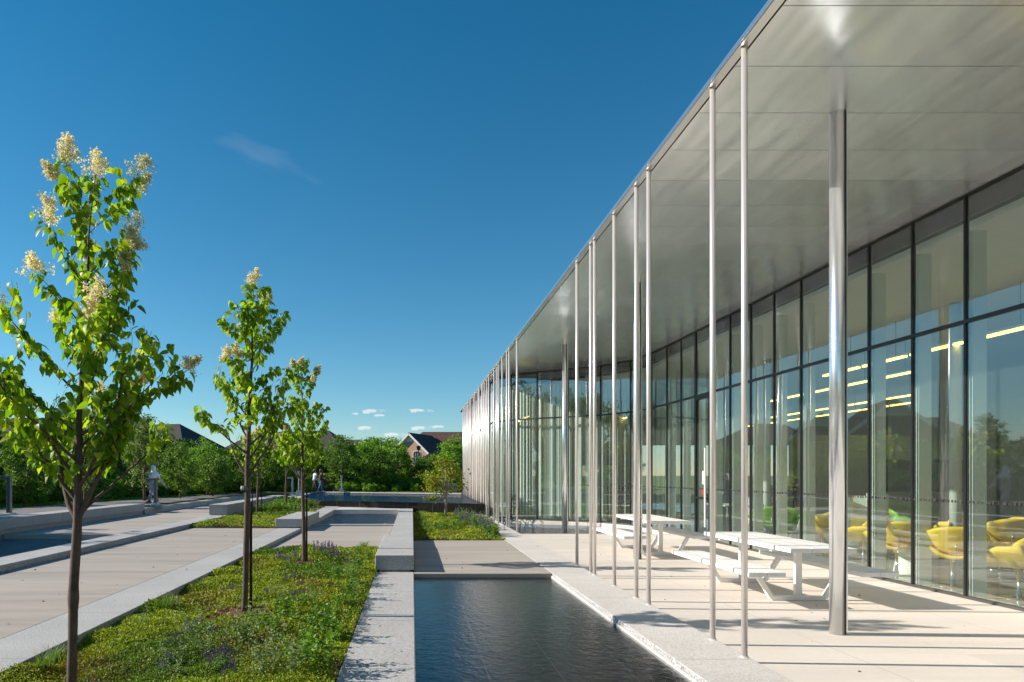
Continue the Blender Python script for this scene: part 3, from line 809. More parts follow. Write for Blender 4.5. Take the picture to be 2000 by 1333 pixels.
def X_at(px, Y): return (px - PX) * Y / F
T1 = blossom_tree((-2.41, 4.82, 0), 3.86, .16, 1.30, .86, 25, .078, 'large nearest blossom tree with broad crown at the left edge of the photo', 21, r0=.032, nfl=24, per=13,
     main=[(1.30, -.50, .05, .62, .022), (1.30, .40, -.05, .62, .022), (1.55, .62, .2, .55, .014), (1.6, -.62, -.15, .62, .014), (1.9, .75, -.1, .45, .014)],
     prof=lambda s: (.95 - .72 * s ** .95 + .12 * math.sin(s * 9)), fl_size=.22)
T2 = blossom_tree((-1.945, 7.9, 0), 3.94, .12, 1.75, .64, 24, .088, 'tall slender second blossom tree in the front bed with reddish mulch at its foot', 34, r0=.034, nfl=3, per=13,
     main=[(1.55, .42, 0, .75, .018), (1.6, -.32, .1, .5, .014)], prof=lambda s: (.86 - .50 * s ** 1.2 + .15 * math.sin(s * 11 + 1)), fl_size=.2, mat='lilac_leaf_b')
T3 = blossom_tree((-1.98, 12.5, 0), 3.76, -.05, 1.45, .62, 24, .092, 'third blossom tree standing by the violet spikes at the far end of the front bed', 47, r0=.034, nfl=5, per=13,
     main=[(1.5, .35, 0, .6, .015), (1.5, -.4, 0, .5, .015)], prof=lambda s: (.88 - .55 * s + .1 * math.sin(s * 8)), fl_size=.2)
T4 = blossom_tree((X_at(502, 25.5), 25.5, .16), 3.2, .1, 1.35, .85, 17, .14, 'small blossom tree beside the long grooved bench, seen behind the second tree trunk', 52, r0=.045, nfl=6, per=6, fl_size=.24)
T5 = blossom_tree((X_at(558, 29.5), 29.5, .2), 3.3, .1, 1.4, .85, 17, .15, 'small blossom tree at the far end of the middle bed near the long grooved bench', 63, r0=.045, nfl=8, per=6, fl_size=.26)

# small maple in the right bed
def maple():
    global NR
    NR = np.random.default_rng(5); rd = random.Random(9)
    b = Vector((X_at(870, 26.2), 26.2, 0)); root = empty('maple_tree', b, 'small orange tipped maple in front of the black pond wall', 'tree')
    tk = MB(); tk.tube([b, b + Vector((.02, 0, .5)), b + Vector((-.01, 0, .95)), b + Vector((.05, 0, 1.4)), b + Vector((0, 0, 2.0))], [.06, .05, .045, .03, .01], 8)
    P = []
    for q in range(26):
        a = rd.uniform(0, 6.28); z = rd.uniform(1.0, 2.25); rr = (.75 if z < 1.7 else .45) * rd.uniform(.4, 1) ; c = b + Vector((math.cos(a) * rr, math.sin(a) * rr, z))
        tk.tube([b + Vector((0, 0, z * .62)), (b + Vector((0, 0, z * .75))).lerp(c, .5), c], [.018, .01, .004], 5, cap=False)
        P += [c + Vector((rd.gauss(0, .16), rd.gauss(0, .16), rd.gauss(0, .08))) for _ in range(55)]
    c = b + Vector((-.55, 0, .72)); tk.tube([b + Vector((0, 0, .85)), c], [.015, .005], 5, cap=False)
    P += [c + Vector((rd.gauss(0, .15), rd.gauss(0, .1), rd.gauss(0, .05))) for _ in range(90)]
    tk.build('trunk', M['bark_pale'], root, smooth=True)
    P = np.array(P); V, Fc = cards(P, NR.normal(0, 1, P.shape) + [0, 0, -.3], NR.uniform(.07, .13, len(P)), .8)
    np_mesh('crown', V, Fc, M['maple_leaf'], root)
maple()

# tree stakes
for (px, Y, h, l) in ((490, 7.98, 1.30, 'rusty steel stake beside the second blossom tree trunk'), (599, 12.6, 1.32, 'dark steel stake beside the third blossom tree trunk'),
                      (493, 25.0, 1.2, 'rusty stake left of the small blossom tree by the grooved bench'), (511, 25.7, 1.3, 'thin dark stake right of the small blossom tree by the grooved bench')):
    X = X_at(px, Y); z = 0 if Y < 20 else .15
    s = MB(); s.box(X - .016, X + .016, Y - .003, Y + .003, z - .05, z + h); s.box(X - .003, X + .003, Y - .016, Y + .016, z - .05, z + h)
    o = s.build('tree_stake', M['rust']); ident(o, l, 'tree stake', 'stakes beside the young trees')
# strap and mulch
for (t, nm, lb, sz) in (((-2.41, 4.82), 1, 'reddish bark mulch ring at the foot of the nearest blossom tree', .30), ((-1.945, 7.9), 2, 'reddish bark mulch ring at the foot of the second blossom tree', .42), ((-1.98, 12.5), 3, 'reddish bark mulch ring at the foot of the third blossom tree', .30),
                        ((X_at(880, 24.2), 24.2), 4, 'dark mulch patch in the right planting bed', .3)):
    rd = random.Random(nm); NRm = np.random.default_rng(nm)
    m = MB(); n = 20; m.rings([[(t[0] + math.cos(2 * math.pi * k / n) * rr * (1 + .15 * math.sin(k * 2.3)), t[1] + math.sin(2 * math.pi * k / n) * rr * (1 + .15 * math.cos(k * 1.7)), z) for k in range(n)] for rr, z in ((sz, -.005), (sz * .8, .018), (sz * .3, .03))])
    for q in range(420):
        a = rd.uniform(0, 6.28); r_ = sz * math.sqrt(rd.random()) * 1.12; d = Vector((rd.gauss(0, 1), rd.gauss(0, 1), rd.gauss(0, .35))).normalized(); a2, b2 = frame(d); s = rd.uniform(.008, .026)
        m.obox((t[0] + math.cos(a) * r_, t[1] + math.sin(a) * r_, .022 + rd.uniform(-.01, .014)), d * s, a2 * s * .35, b2 * s * .2)
    o = m.build('mulch_ring', M['mulch']); ident(o, lb, 'mulch', None, 'stuff')
s = MB(); zt = zat(958, 7.9); xt = X_at(477, 7.9)
s.lathe((xt + .01, 7.9, zt), [(.05, 0), (.056, .02), (.05, .05)], 12); s.bar((xt, 7.9, zt + .02), (X_at(490, 7.98), 7.98, zt + .02), .02, .025)
o = s.build('tree_tie', M['grey_metal']); ident(o, 'pale strap tying the second blossom tree to its rusty stake', 'tree tie')

# ground cover
def ground_cover(name, poly, n_of, z, size, mat, label, seed, hfun=None, red=0.12):
    rg_ = np.random.default_rng(seed)
    xs_ = [p[0] for p in poly]; ys_ = [p[1] for p in poly]
    P = []
    X, Y = n_of(rg_)
    ok = np.zeros(len(X), bool)
    j = len(poly) - 1
    for i in range(len(poly)):
        xi, yi = poly[i]; xj, yj = poly[j]
        c = ((yi > Y) != (yj > Y)) & (X < (xj - xi) * (Y - yi) / (yj - yi + 1e-12) + xi); ok ^= c; j = i
    for (mx_, my_, mr_) in ((-2.41, 4.82, .27), (-1.945, 7.9, .36), (-1.98, 12.5, .26)): ok &= ((X - mx_) ** 2 + (Y - my_) ** 2) > (mr_ * (1 + .25 * np.sin(7 * np.arctan2(Y - my_, X - mx_)))) ** 2
    ok &= (np.sin(X * 3.7 + Y * 1.3) * np.sin(Y * 2.9 - X * 1.1) + .6 * np.sin(X * 9 + 2) * np.sin(Y * 8) + rg_.normal(0, .35, len(X))) < .95
    X = X[ok]; Y = Y[ok]; n = len(X)
    hz = .028 * (np.sin(X * 5.1 + Y * 2.2) + np.sin(Y * 4.3 - X * 3.1) + 1.0 * np.sin(X * 11 + 1) * np.sin(Y * 9)) + .05
    Z = z + np.maximum(.0, hz) * rg_.uniform(.3, 1.0, n)
    P = np.stack([X, Y, Z], 1)
    D = rg_.normal(0, 1, (n, 3)); D[:, 2] = np.abs(D[:, 2]) * .9 + .15
    S = size(Y) * rg_.uniform(.6, 1.4, n)
    global NR; NR = rg_
    V, Fc = cards(P, D, S, .6)
    k2 = (np.sin(X * 1.7 + Y * .9) + np.sin(Y * 1.3 - X * 2.1 + 2) + rg_.normal(0, .5, n)) > .75
    k = (np.sin(X * 2.3 + 1.7) * np.sin(Y * 1.9 + X) + rg_.normal(0, .35, n)) > (1 - red * 2.2)
    mi = np.repeat(np.where(k, 1, np.where(k2, 2, 0)), 2)
    o = np_mesh(name, V, Fc, [M[mat], M['sedum_red'], M['sedum_green']], mi=mi)
    return ident(o, label, 'ground cover', None, 'stuff')
def samp(x0, x1, y0, y1, n, near=None):
    def f(g_):
        if near: # density falls with distance
            u = g_.random(n); Y = 1 / (1 / y0 + (1 / y1 - 1 / y0) * u) if near == 2 else y0 * (y1 / y0) ** u
        else: Y = g_.uniform(y0, y1, n)
        return g_.uniform(x0, x1, n), Y
    return f
ground_cover('sedum_cover', SA, samp(-3.2, -.6, 3.4, 14.99, 260000, 1), -.01, lambda Y: .009 + .0019 * Y, 'sedum', 'low yellow green sedum carpet filling the front bed around the blossom trees', 1)
ground_cover('sedum_cover', SA, samp(-3.2, -.6, -6, 3.4, 12000), -.01, lambda Y: .03 + 0 * Y, 'sedum', 'low sedum carpet at the camera end of the front bed', 2)
ground_cover('sedum_cover', [(-6.49, 19.71), (-3.87, 19.71), (-3.87, 30.6), (-5.5, 34.6), (-6.49, 34.6)], samp(-6.5, -3.85, 19.7, 34.6, 42000), .11, lambda Y: .055 + 0 * Y, 'sedum', 'low sedum carpet filling the middle bed by the grooved bench', 3)
ground_cover('sedum_cover', [(.04, 16.91), (2.3, 16.91), (2.3, 27.7), (.04, 28.7)], samp(.03, 2.31, 16.9, 28.5, 42000), -.01, lambda Y: .045 + 0 * Y, 'sedum', 'low rusty green sedum carpet in the right bed before the black pond wall', 4, red=.2)

# individual plants: one prototype of each kind, copied
def proto_tuft(seed, h, n, mat, spread, w=.006):
    global NR
    NR = np.random.default_rng(seed); P = np.zeros((n, 3)); P[:, :2] = NR.normal(0, spread, (n, 2))
    a = NR.uniform(0, 6.28, n); D = np.stack([np.cos(a), np.sin(a), 0 * a], 1)
    V, Fc = blades(P, D, NR.uniform(.5, 1, n) * h, np.full(n, w)); return V, Fc
def proto_leafy(seed, h, n, size, spread, stems=9):
    global NR
    NR = np.random.default_rng(seed); P = []; 
    for s_ in range(stems):
        b = NR.normal(0, spread * .4, 2); t = b + NR.normal(0, spread, 2); hh = h * NR.uniform(.6, 1)
        u = NR.random(n // stems) ** .8; q = np.stack([b[0] + (t[0] - b[0]) * u, b[1] + (t[1] - b[1]) * u, hh * u], 1) + NR.normal(0, .008, (n // stems, 3)); P.append(q)
    P = np.concatenate(P); D = NR.normal(0, 1, P.shape); D[:, 2] = np.abs(D[:, 2]) * .5
    return cards(P, D, NR.uniform(.6, 1.3, len(P)) * size, .5)
def plant_thing(V, Fc, mat, name):
    me_o = np_mesh(name, V, Fc, M[mat]); COL.objects.unlink(me_o); return me_o.data
tuft = plant_thing(*proto_tuft(1, .26, 90, 'grass', .035), 'grass', 'grass_tuft')
tuft_s = plant_thing(*proto_tuft(8, .20, 60, 'grass', .03, .005), 'grass', 'grass_tuft')
weed = plant_thing(*proto_leafy(2, .26, 320, .035, .07), 'weed', 'leafy_plant')
sagep = plant_thing(*proto_leafy(3, .30, 420, .022, .08, 12), 'sage', 'sage_plant')
def salvia_meshes(seed):
    global NR
    V1, F1 = proto_leafy(seed, .11, 260, .035, .09); NR = np.random.default_rng(seed + 50)
    P = []
    for s_ in range(9):
        b = NR.normal(0, .065, 2); h0 = NR.uniform(.07, .12); h1 = h0 + NR.uniform(.09, .15); u = NR.random(46)
        ang = NR.uniform(0, 6.28, 46); r_ = .009 * (1.1 - u * .7)
        P.append(np.stack([b[0] + np.cos(ang) * r_, b[1] + np.sin(ang) * r_, h0 + (h1 - h0) * u], 1))
        # stalk
    P = np.concatenate(P); D = NR.normal(0, 1, P.shape); D[:, 2] = np.abs(D[:, 2]) + .6
    V2, F2 = cards(P, D, NR.uniform(.012, .02, len(P)), .6)
    return plant_thing(V1, F1, 'weed', 'foliage'), plant_thing(V2, F2, 'violet', 'flower_spikes')
salv = [salvia_meshes(5), salvia_meshes(6)]
rp = random.Random(17)
def near_mulch(x, y): return any((x - a) ** 2 + (y - b) ** 2 < r * r for a, b, r in ((-2.41, 4.82, .34), (-1.945, 7.9, .55), (-1.945, 7.45, .42), (-1.98, 12.5, .3)))
def put(me, name, x, y, z, s, label, cat, group):
    if near_mulch(x, y): return None
    o = bpy.data.objects.new(name, me); COL.objects.link(o); o.location = (x, y, z); o.rotation_euler = (0, 0, rp.uniform(0, 6.28)); o.scale = (s, s, s * rp.uniform(.85, 1.15))
    return ident(o, label, cat, group)
def put_salvia(x, y, z, s, label, group):
    if near_mulch(x, y): return None
    r = empty('violet_plant', (x, y, z), label, 'plant', group); a, b = rp.choice(salv); r.rotation_euler = (0, 0, rp.uniform(0, 6.28)); r.scale = (s, s, s)
    for nm, me in (('foliage', a), ('flower_spikes', b)):
        o = bpy.data.objects.new(nm, me); COL.objects.link(o); o.parent = r
def gpx(x, y, z=0.0):
    Y = (EYE - z) * F / (y - HY); return (x - PX) * Y / F, Y
GV = 'violet flower spikes scattered over the front bed'
for (x, y, s) in ((620, 1090, 1.3), (637, 1085, 1.2), (648, 1092, 1.3), (612, 1098, 1.0), (582, 1096, .8), (655, 1100, 1.0), (560, 1105, .8), (545, 1100, .9), (670, 1096, .9)):
    X, Y = gpx(x, y); put_salvia(X, Y, 0, s * 1.0, 'clump of violet flower spikes near the third blossom tree', 'violet spikes near the third blossom tree')
for (x, y, s) in ((440, 1165, 1), (455, 1158, 1), (430, 1170, .9), (560, 1140, 1), (573, 1135, 1), (585, 1150, .8), (590, 1165, .9), (610, 1150, .8), (520, 1165, .8), (575, 1175, .9)):
    X, Y = gpx(x, y); put_salvia(X, Y, 0, s * .6, 'clump of violet flower spikes around the second blossom tree', 'violet spikes around the second blossom tree')
for (x, y, s) in ((370, 1240, 1), (390, 1232, 1), (405, 1228, 1), (358, 1252, 1), (345, 1270, .9), (420, 1245, .9), (460, 1240, .9), (475, 1232, .9), (430, 1290, 1), (440, 1300, 1), (420, 1310, 1), (330, 1300, .9), (320, 1320, .9), (450, 1325, 1.0), (490, 1250, .8)):
    X, Y = gpx(x, y); put_salvia(X, Y, 0, s * .6, 'clump of violet flower spikes in the near part of the front bed', 'violet spikes in the near part of the front bed')
for (x, y, s) in ((325, 1193, 1), (338, 1188, .8), (275, 1230, .9), (110, 1300, 1.0), (85, 1318, .9), (392, 1150, .7), (470, 1080, .6)):
    X, Y = gpx(x, y); put(tuft, 'grass_tuft', X, Y, 0, s * .95, 'green grass tuft along the kerb side of the front bed', 'plant', 'grass tufts in the front bed')
for (x, y, s) in ((690, 1145, 1.2), (700, 1120, 1.1), (680, 1170, 1.1), (545, 1190, 1.2), (560, 1210, 1.2), (640, 1215, 1.2), (625, 1240, 1.3), (655, 1250, 1.2), (600, 1300, 1.5), (615, 1320, 1.4), (590, 1190, 1), (720, 1095, .9), (700, 1085, .9), (660, 1130, 1), (480, 1260, 1), (520, 1230, 1.1), (675, 1190, .9), (540, 1250, 1.3), (710, 1075, .8), (600, 1265, 1.0), (635, 1120, .9)):
    X, Y = gpx(x, y); put(weed, 'leafy_plant', X, Y, 0, s, 'bright green leafy plant growing through the sedum of the front bed', 'plant', 'leafy plants in the front bed')
for (x, y, s) in ((500, 1215, 1.2), (520, 1195, 1.1), (690, 1130, 1.2), (495, 1240, 1.1), (470, 1265, 1.3), (380, 1260, 1.2), (400, 1275, 1.2), (430, 1225, 1), (520, 1310, 1.4), (560, 1325, 1.4), (340, 1325, 1.1), (500, 1325, 1.2), (550, 1170, .9), (545, 1290, 1.1), (695, 1160, 1.0), (610, 1180, .9)):
    X, Y = gpx(x, y); put(sagep, 'sage_plant', X, Y, 0, s, 'grey green feathery plant in the front bed', 'plant', 'feathery grey plants in the front bed')
for (x, y, s) in ((822, 1010, 1.6), (832, 1035, 2.0), (838, 1043, 1.8), (826, 1020, 1.4)):
    X, Y = gpx(x, y); put(tuft, 'grass_tuft', X, Y, 0, s * .9, 'pale green ornamental grass tuft at the left of the right bed', 'plant', 'ornamental grasses of the right bed')
for i in range(34):
    u = i / 33; x = 900 + 75 * u + rp.uniform(-9, 5); y = 1016 + 33 * u + rp.uniform(-8, 4); X, Y = gpx(x, y); X = min(X, 2.15)
    if i % 3: put(sagep if i % 2 else weed, 'catmint_plant', X, Y, 0, 1.5, 'bushy catmint plant in the row along the right edge of the right bed', 'plant', 'catmint row in the right bed')
    else: put_salvia(X, Y, 0, 1.6, 'violet spiked plant among the catmint row of the right bed', 'violet plants in the catmint row')
for i in range(10):
    X, Y = gpx(rp.uniform(850, 900), rp.uniform(1010, 1035)); put(weed, 'leafy_plant', X, Y, 0, .9, 'small green leafy plant in the sedum of the right bed', 'plant', 'leafy plants in the right bed')
for i in range(60):
    Y = rp.uniform(26, 34); X = rp.uniform(-6.3, -4.0 if Y < 30 else -5.4); put(weed, 'leafy_plant', X, Y, .16, rp.uniform(1.1, 2.0), 'bushy green perennial at the far end of the middle bed', 'plant', 'bushy perennials in the middle bed')
for i in range(14):
    Y = rp.uniform(20.5, 26); X = rp.uniform(-6.4, -5.8 if i % 2 else -4.2); put(tuft_s, 'grass_tuft', X, Y, .11, rp.uniform(.8, 1.4), 'small grass tuft in the near half of the middle bed', 'plant', 'grass tufts in the middle bed')

# ------------------------------------------------------------------ woodland
def crown_mesh(seed, rx, rz, z0, nclump, per, size, shape='round'):
    global NR
    NR = np.random.default_rng(seed)
    d = norm(NR.normal(0, 1, (nclump, 3))); rad = NR.uniform(.35, 1.0, nclump) ** .6
    C = d * rad[:, None] * [rx, rx, rz]
    if shape == 'column': C[:, :2] *= (1.0 - .55 * np.clip((C[:, 2] / rz), -1, 1))[:, None] * .8
    C[:, :2] *= (1 + .25 * np.sin(np.arctan2(C[:, 1], C[:, 0]) * 3 + seed))[:, None]
    C[:, 2] += z0 + rz
    cr = NR.uniform(.16, .34, nclump) * rx
    P = C[:, None, :] + norm(NR.normal(0, 1, (nclump, per, 3))) * (NR.random((nclump, per, 1)) ** .45) * cr[:, None, None] * [1.1, 1.1, .8]
    P = P.reshape(-1, 3); D = NR.normal(0, 1, P.shape) + [0, 0, -.35]
    V, Fc = cards(P, D, NR.uniform(.6, 1.25, len(P)) * size, .7); return V, Fc, C
def wood_proto(seed, rx, rz, z0, ncl, per, size, mat, name='crown', shape='round'):
    V, Fc, C = crown_mesh(seed, rx, rz, z0, ncl, per, size, shape)
    o = np_mesh(name, V, Fc, M[mat]); COL.objects.unlink(o)
    t = MB(); rd = random.Random(seed); t.tube([(0, 0, -.1), (.04, 0, z0 * .6), (0, .05, z0 + rz * .8), (.02, 0, z0 + rz * 1.7)], [.11, .09, .06, .015], 7)
    for q in range(8):
        c = C[rd.randrange(len(C))]; zb = z0 * .5 + rz * rd.uniform(.1, .7); t.tube([(0, 0, zb), (c[0] * .5, c[1] * .5, (zb + c[2]) / 2 + .1), tuple(c)], [.05, .03, .01], 5, cap=False)
    to = t.build('trunk', M['bark'], smooth=True, origin=(0, 0, 0)); COL.objects.unlink(to)
    return o.data, to.data
WP = {
 'bright': [wood_proto(101, 2.0, 2.3, .5, 110, 62, .20, 'wood_leaf_b'), wood_proto(102, 1.7, 2.6, .6, 100, 60, .19, 'wood_leaf_b')],
 'mid': [wood_proto(103, 2.1, 2.1, .4, 115, 62, .19, 'wood_leaf'), wood_proto(104, 1.8, 2.5, .5, 100, 62, .18, 'wood_leaf')],
 'dark': [wood_proto(105, 2.3, 2.5, .2, 125, 60, .21, 'wood_leaf_d')],
 'silver': [wood_proto(106, 1.3, 2.4, .8, 90, 50, .14, 'wood_leaf_c', shape='column')],
}
def wtree(x, y, kind, s, label, group=None, sz=1.0, z=GZ):
    r = empty({'bright': 'bright_green_tree', 'mid': 'green_tree', 'dark': 'dark_tree', 'silver': 'silver_leaved_tree'}[kind], (x, y, z), label, 'tree', group)
    c, t = rp.choice(WP[kind]); r.rotation_euler = (0, 0, rp.uniform(0, 6.28)); r.scale = (s, s, s * sz)
    for nm, me in (('crown', c), ('trunk', t)):
        o = bpy.data.objects.new(nm, me); COL.objects.link(o); o.parent = r
# the trees one can tell apart in the photo : (pixel x, distance, kind, scale, label)
for (px, Y, kd, s, sz, lb) in (
    (735, 58, 'bright', 848, 1.25, 'tallest bright green tree with rounded top left of the brick gable house'),
    (775, 54, 'bright', 868, 1.2, 'lower bright green tree just left of the brick gable'),
    (690, 53, 'mid', 884, 1.5, 'wide olive green bush like tree behind the left part of the raised pond'),
    (650, 57, 'mid', 884, 1.4, 'rounded green tree below the small dark roof with white gable'),
    (617, 55, 'bright', 878, 1.2, 'light green tree above the couple with the pushchair'),
    (820, 54, 'mid', 903, 1.6, 'dull green bushy tree below the arched window of the brick house'),
    (852, 56, 'mid', 878, 1.2, 'dark green tree hiding the right side of the brick gable house'),
    (890, 52, 'bright', 860, 1.2, 'light green tree close to the left edge of the building'),
    (405, 42, 'bright', 866, 1.3, 'bright green tree between the walker and the second blossom tree'),
    (372, 44, 'mid', 878, 1.3, 'green tree below the right end of the long dark roof'),
    (470, 46, 'mid', 872, 1.3, 'green tree behind the second blossom tree'),
    (520, 50, 'mid', 874, 1.3, 'green tree behind the long grooved bench'),
    (570, 53, 'bright', 880, 1.3, 'light tree behind the third blossom tree')):
    h_ = (zat(s, Y) - GZ) / 5.4; wtree(X_at(px, Y), Y, kd, h_ * sz, lb, None, 1 / sz)
# young pale trunked trees on the verge
for (px, Y, s, lb) in ((50, 27.5, .62, 'young tree with pale trunk on the verge at the left edge of the photo'), (283, 33, .86, 'tall silvery young tree right behind the walker in white'),
                       (352, 36.5, .60, 'slim young tree on the verge right of the walker'), (415, 40, .62, 'slim young tree on the verge below the bright green tree'), (167, 30.5, .72, 'young silvery tree behind the fork of the nearest blossom tree'),
                       (668, 51, .85, 'slim tree rising behind the far edge of the raised pond'), (741, 51, .8, 'slim branched tree below the tallest bright tree, behind the raised pond')):
    wtree(X_at(px, Y), Y, 'silver' if px in (283, 167) else 'mid', s * .9, lb, None, 1.0)
# wood belt: several rows, dark behind
def belt(pts, step, kinds, s0, s1, label, group, jit=.8):
    out = 0
    for i in range(len(pts) - 1):
        a = Vector(pts[i]); b = Vector(pts[i + 1]); n = max(1, int((b - a).length / step))
        for q in range(n):
            p = a.lerp(b, (q + rp.random()) / n) + Vector((rp.uniform(-jit, jit), rp.uniform(-jit, jit)))
            wtree(p.x, p.y, rp.choice(kinds), rp.uniform(s0, s1), label, group)
belt([(-21.5, 20), (-20.5, 30), (-18.5, 40), (-15.5, 50)], 2.6, ['dark', 'mid', 'dark', 'bright'], .54, .74, 'dense green tree in the wood edge behind the left walkway', 'wood edge trees behind the left walkway')
belt([(-24, 27), (-22, 38), (-19.5, 50), (-15, 56)], 2.8, ['dark', 'dark', 'mid'], .66, .86, 'taller dark tree inside the wood on the left', 'taller dark trees inside the left wood')
belt([(-15.5, 55), (-4, 61), (8, 60), (20, 58)], 2.7, ['mid', 'dark', 'dark'], .56, .68, 'dark green tree inside the wood behind the raised pond', 'dark trees behind the raised pond')
belt([(-12, 52.5), (-2, 55), (8, 54), (18, 54)], 2.6, ['mid', 'dark', 'mid'], .42, .52, 'low green tree at the wood edge behind the raised pond', 'low trees at the wood edge behind the raised pond', .5)
belt([(-28, -38), (-26, -12), (-23, 6), (-22.5, 20)], 3.0, ['mid', 'dark', 'bright', 'dark'], 1.1, 1.5, 'tall green tree of the wood beyond the left side of the photo', 'tall trees beyond the left side of the photo')
belt([(-33, -50), (-32, -12), (-29, 10), (-28, 24)], 3.6, ['mid', 'dark'], 1.5, 1.9, 'tallest green tree of the wood beyond the left side of the photo', 'tallest trees beyond the left side of the photo')

belt([(-27, 26), (-31, 36), (-35, 47)], 2.6, ['mid', 'dark', 'bright'], 1.25, 1.6, 'tall green tree of the wood left of the photo, seen only in the glass', 'tall trees seen only as reflections in the glass')
# undergrowth: bushes and tall herbs along the verge
bV, bF, _ = crown_mesh(201, .75, .5, -.1, 46, 70, .10); bushes = [plant_thing(bV, bF, 'wood_leaf_b', 'bush')] * 2
bV, bF, _ = crown_mesh(202, .7, .45, -.1, 44, 70, .085); bushes.append(plant_thing(bV, bF, 'wood_leaf', 'bush'))
bV, bF, _ = crown_mesh(203, .6, .55, -.1, 40, 60, .07); bushes.append(plant_thing(bV, bF, 'weed', 'bush'))
edge = [(-17.2, 14), (-16.7, 26), (-15.6, 34), (-13.6, 44), (-11.9, 49.4), (-4, 49.9), (4, 50.1), (13, 50.2)]
for row, (dx, s0, s1) in enumerate(((0.0, .6, .9), (-.8, .9, 1.25), (-1.7, 1.2, 1.5))):
    for i in range(len(edge) - 1):
        a = Vector(edge[i]); b = Vector(edge[i + 1]); t = (b - a).normalized(); nn = Vector((-t.y, t.x)); n = int((b - a).length / .85)
        for q in range(n):
            p = a.lerp(b, (q + rp.random()) / n) - nn * dx * 1.0 + nn * rp.uniform(-.25, .25)
            left = i < 4
            put(rp.choice(bushes), 'bush', p.x, p.y, GZ, rp.uniform(s0, s1) * (1.0 if left else .95), 'leafy green bush in the undergrowth ' + ('along the left walkway verge' if left else 'behind the raised pond'), 'bush', 'bushes ' + ('along the left verge' if left else 'behind the raised pond'))
def verge():
    g_ = np.random.default_rng(77); P = []
    for i in range(len(edge) - 1):
        a = np.array(edge[i]); b = np.array(edge[i + 1]); t = (b - a) / np.linalg.norm(b - a); nn = np.array([t[1], -t[0]]); n = int(np.linalg.norm(b - a) * 900)
        u = g_.random(n); w_ = g_.uniform(-1.0, 1.2 if i < 4 else .9, n); P.append(a + (b - a) * u[:, None] + nn * w_[:, None])
    P = np.concatenate(P); P = np.column_stack([P, np.full(len(P), GZ)]); n = len(P); a = g_.uniform(0, 6.28, n)
    V, Fc = blades(P, np.stack([np.cos(a), np.sin(a), 0 * a], 1), g_.uniform(.04, .12, n), g_.uniform(.015, .03, n))
    o = np_mesh('grass', V, Fc, M['grass']); ident(o, 'mown grass strip between the asphalt walkway and the bushes', 'grass', None, 'stuff')
verge()
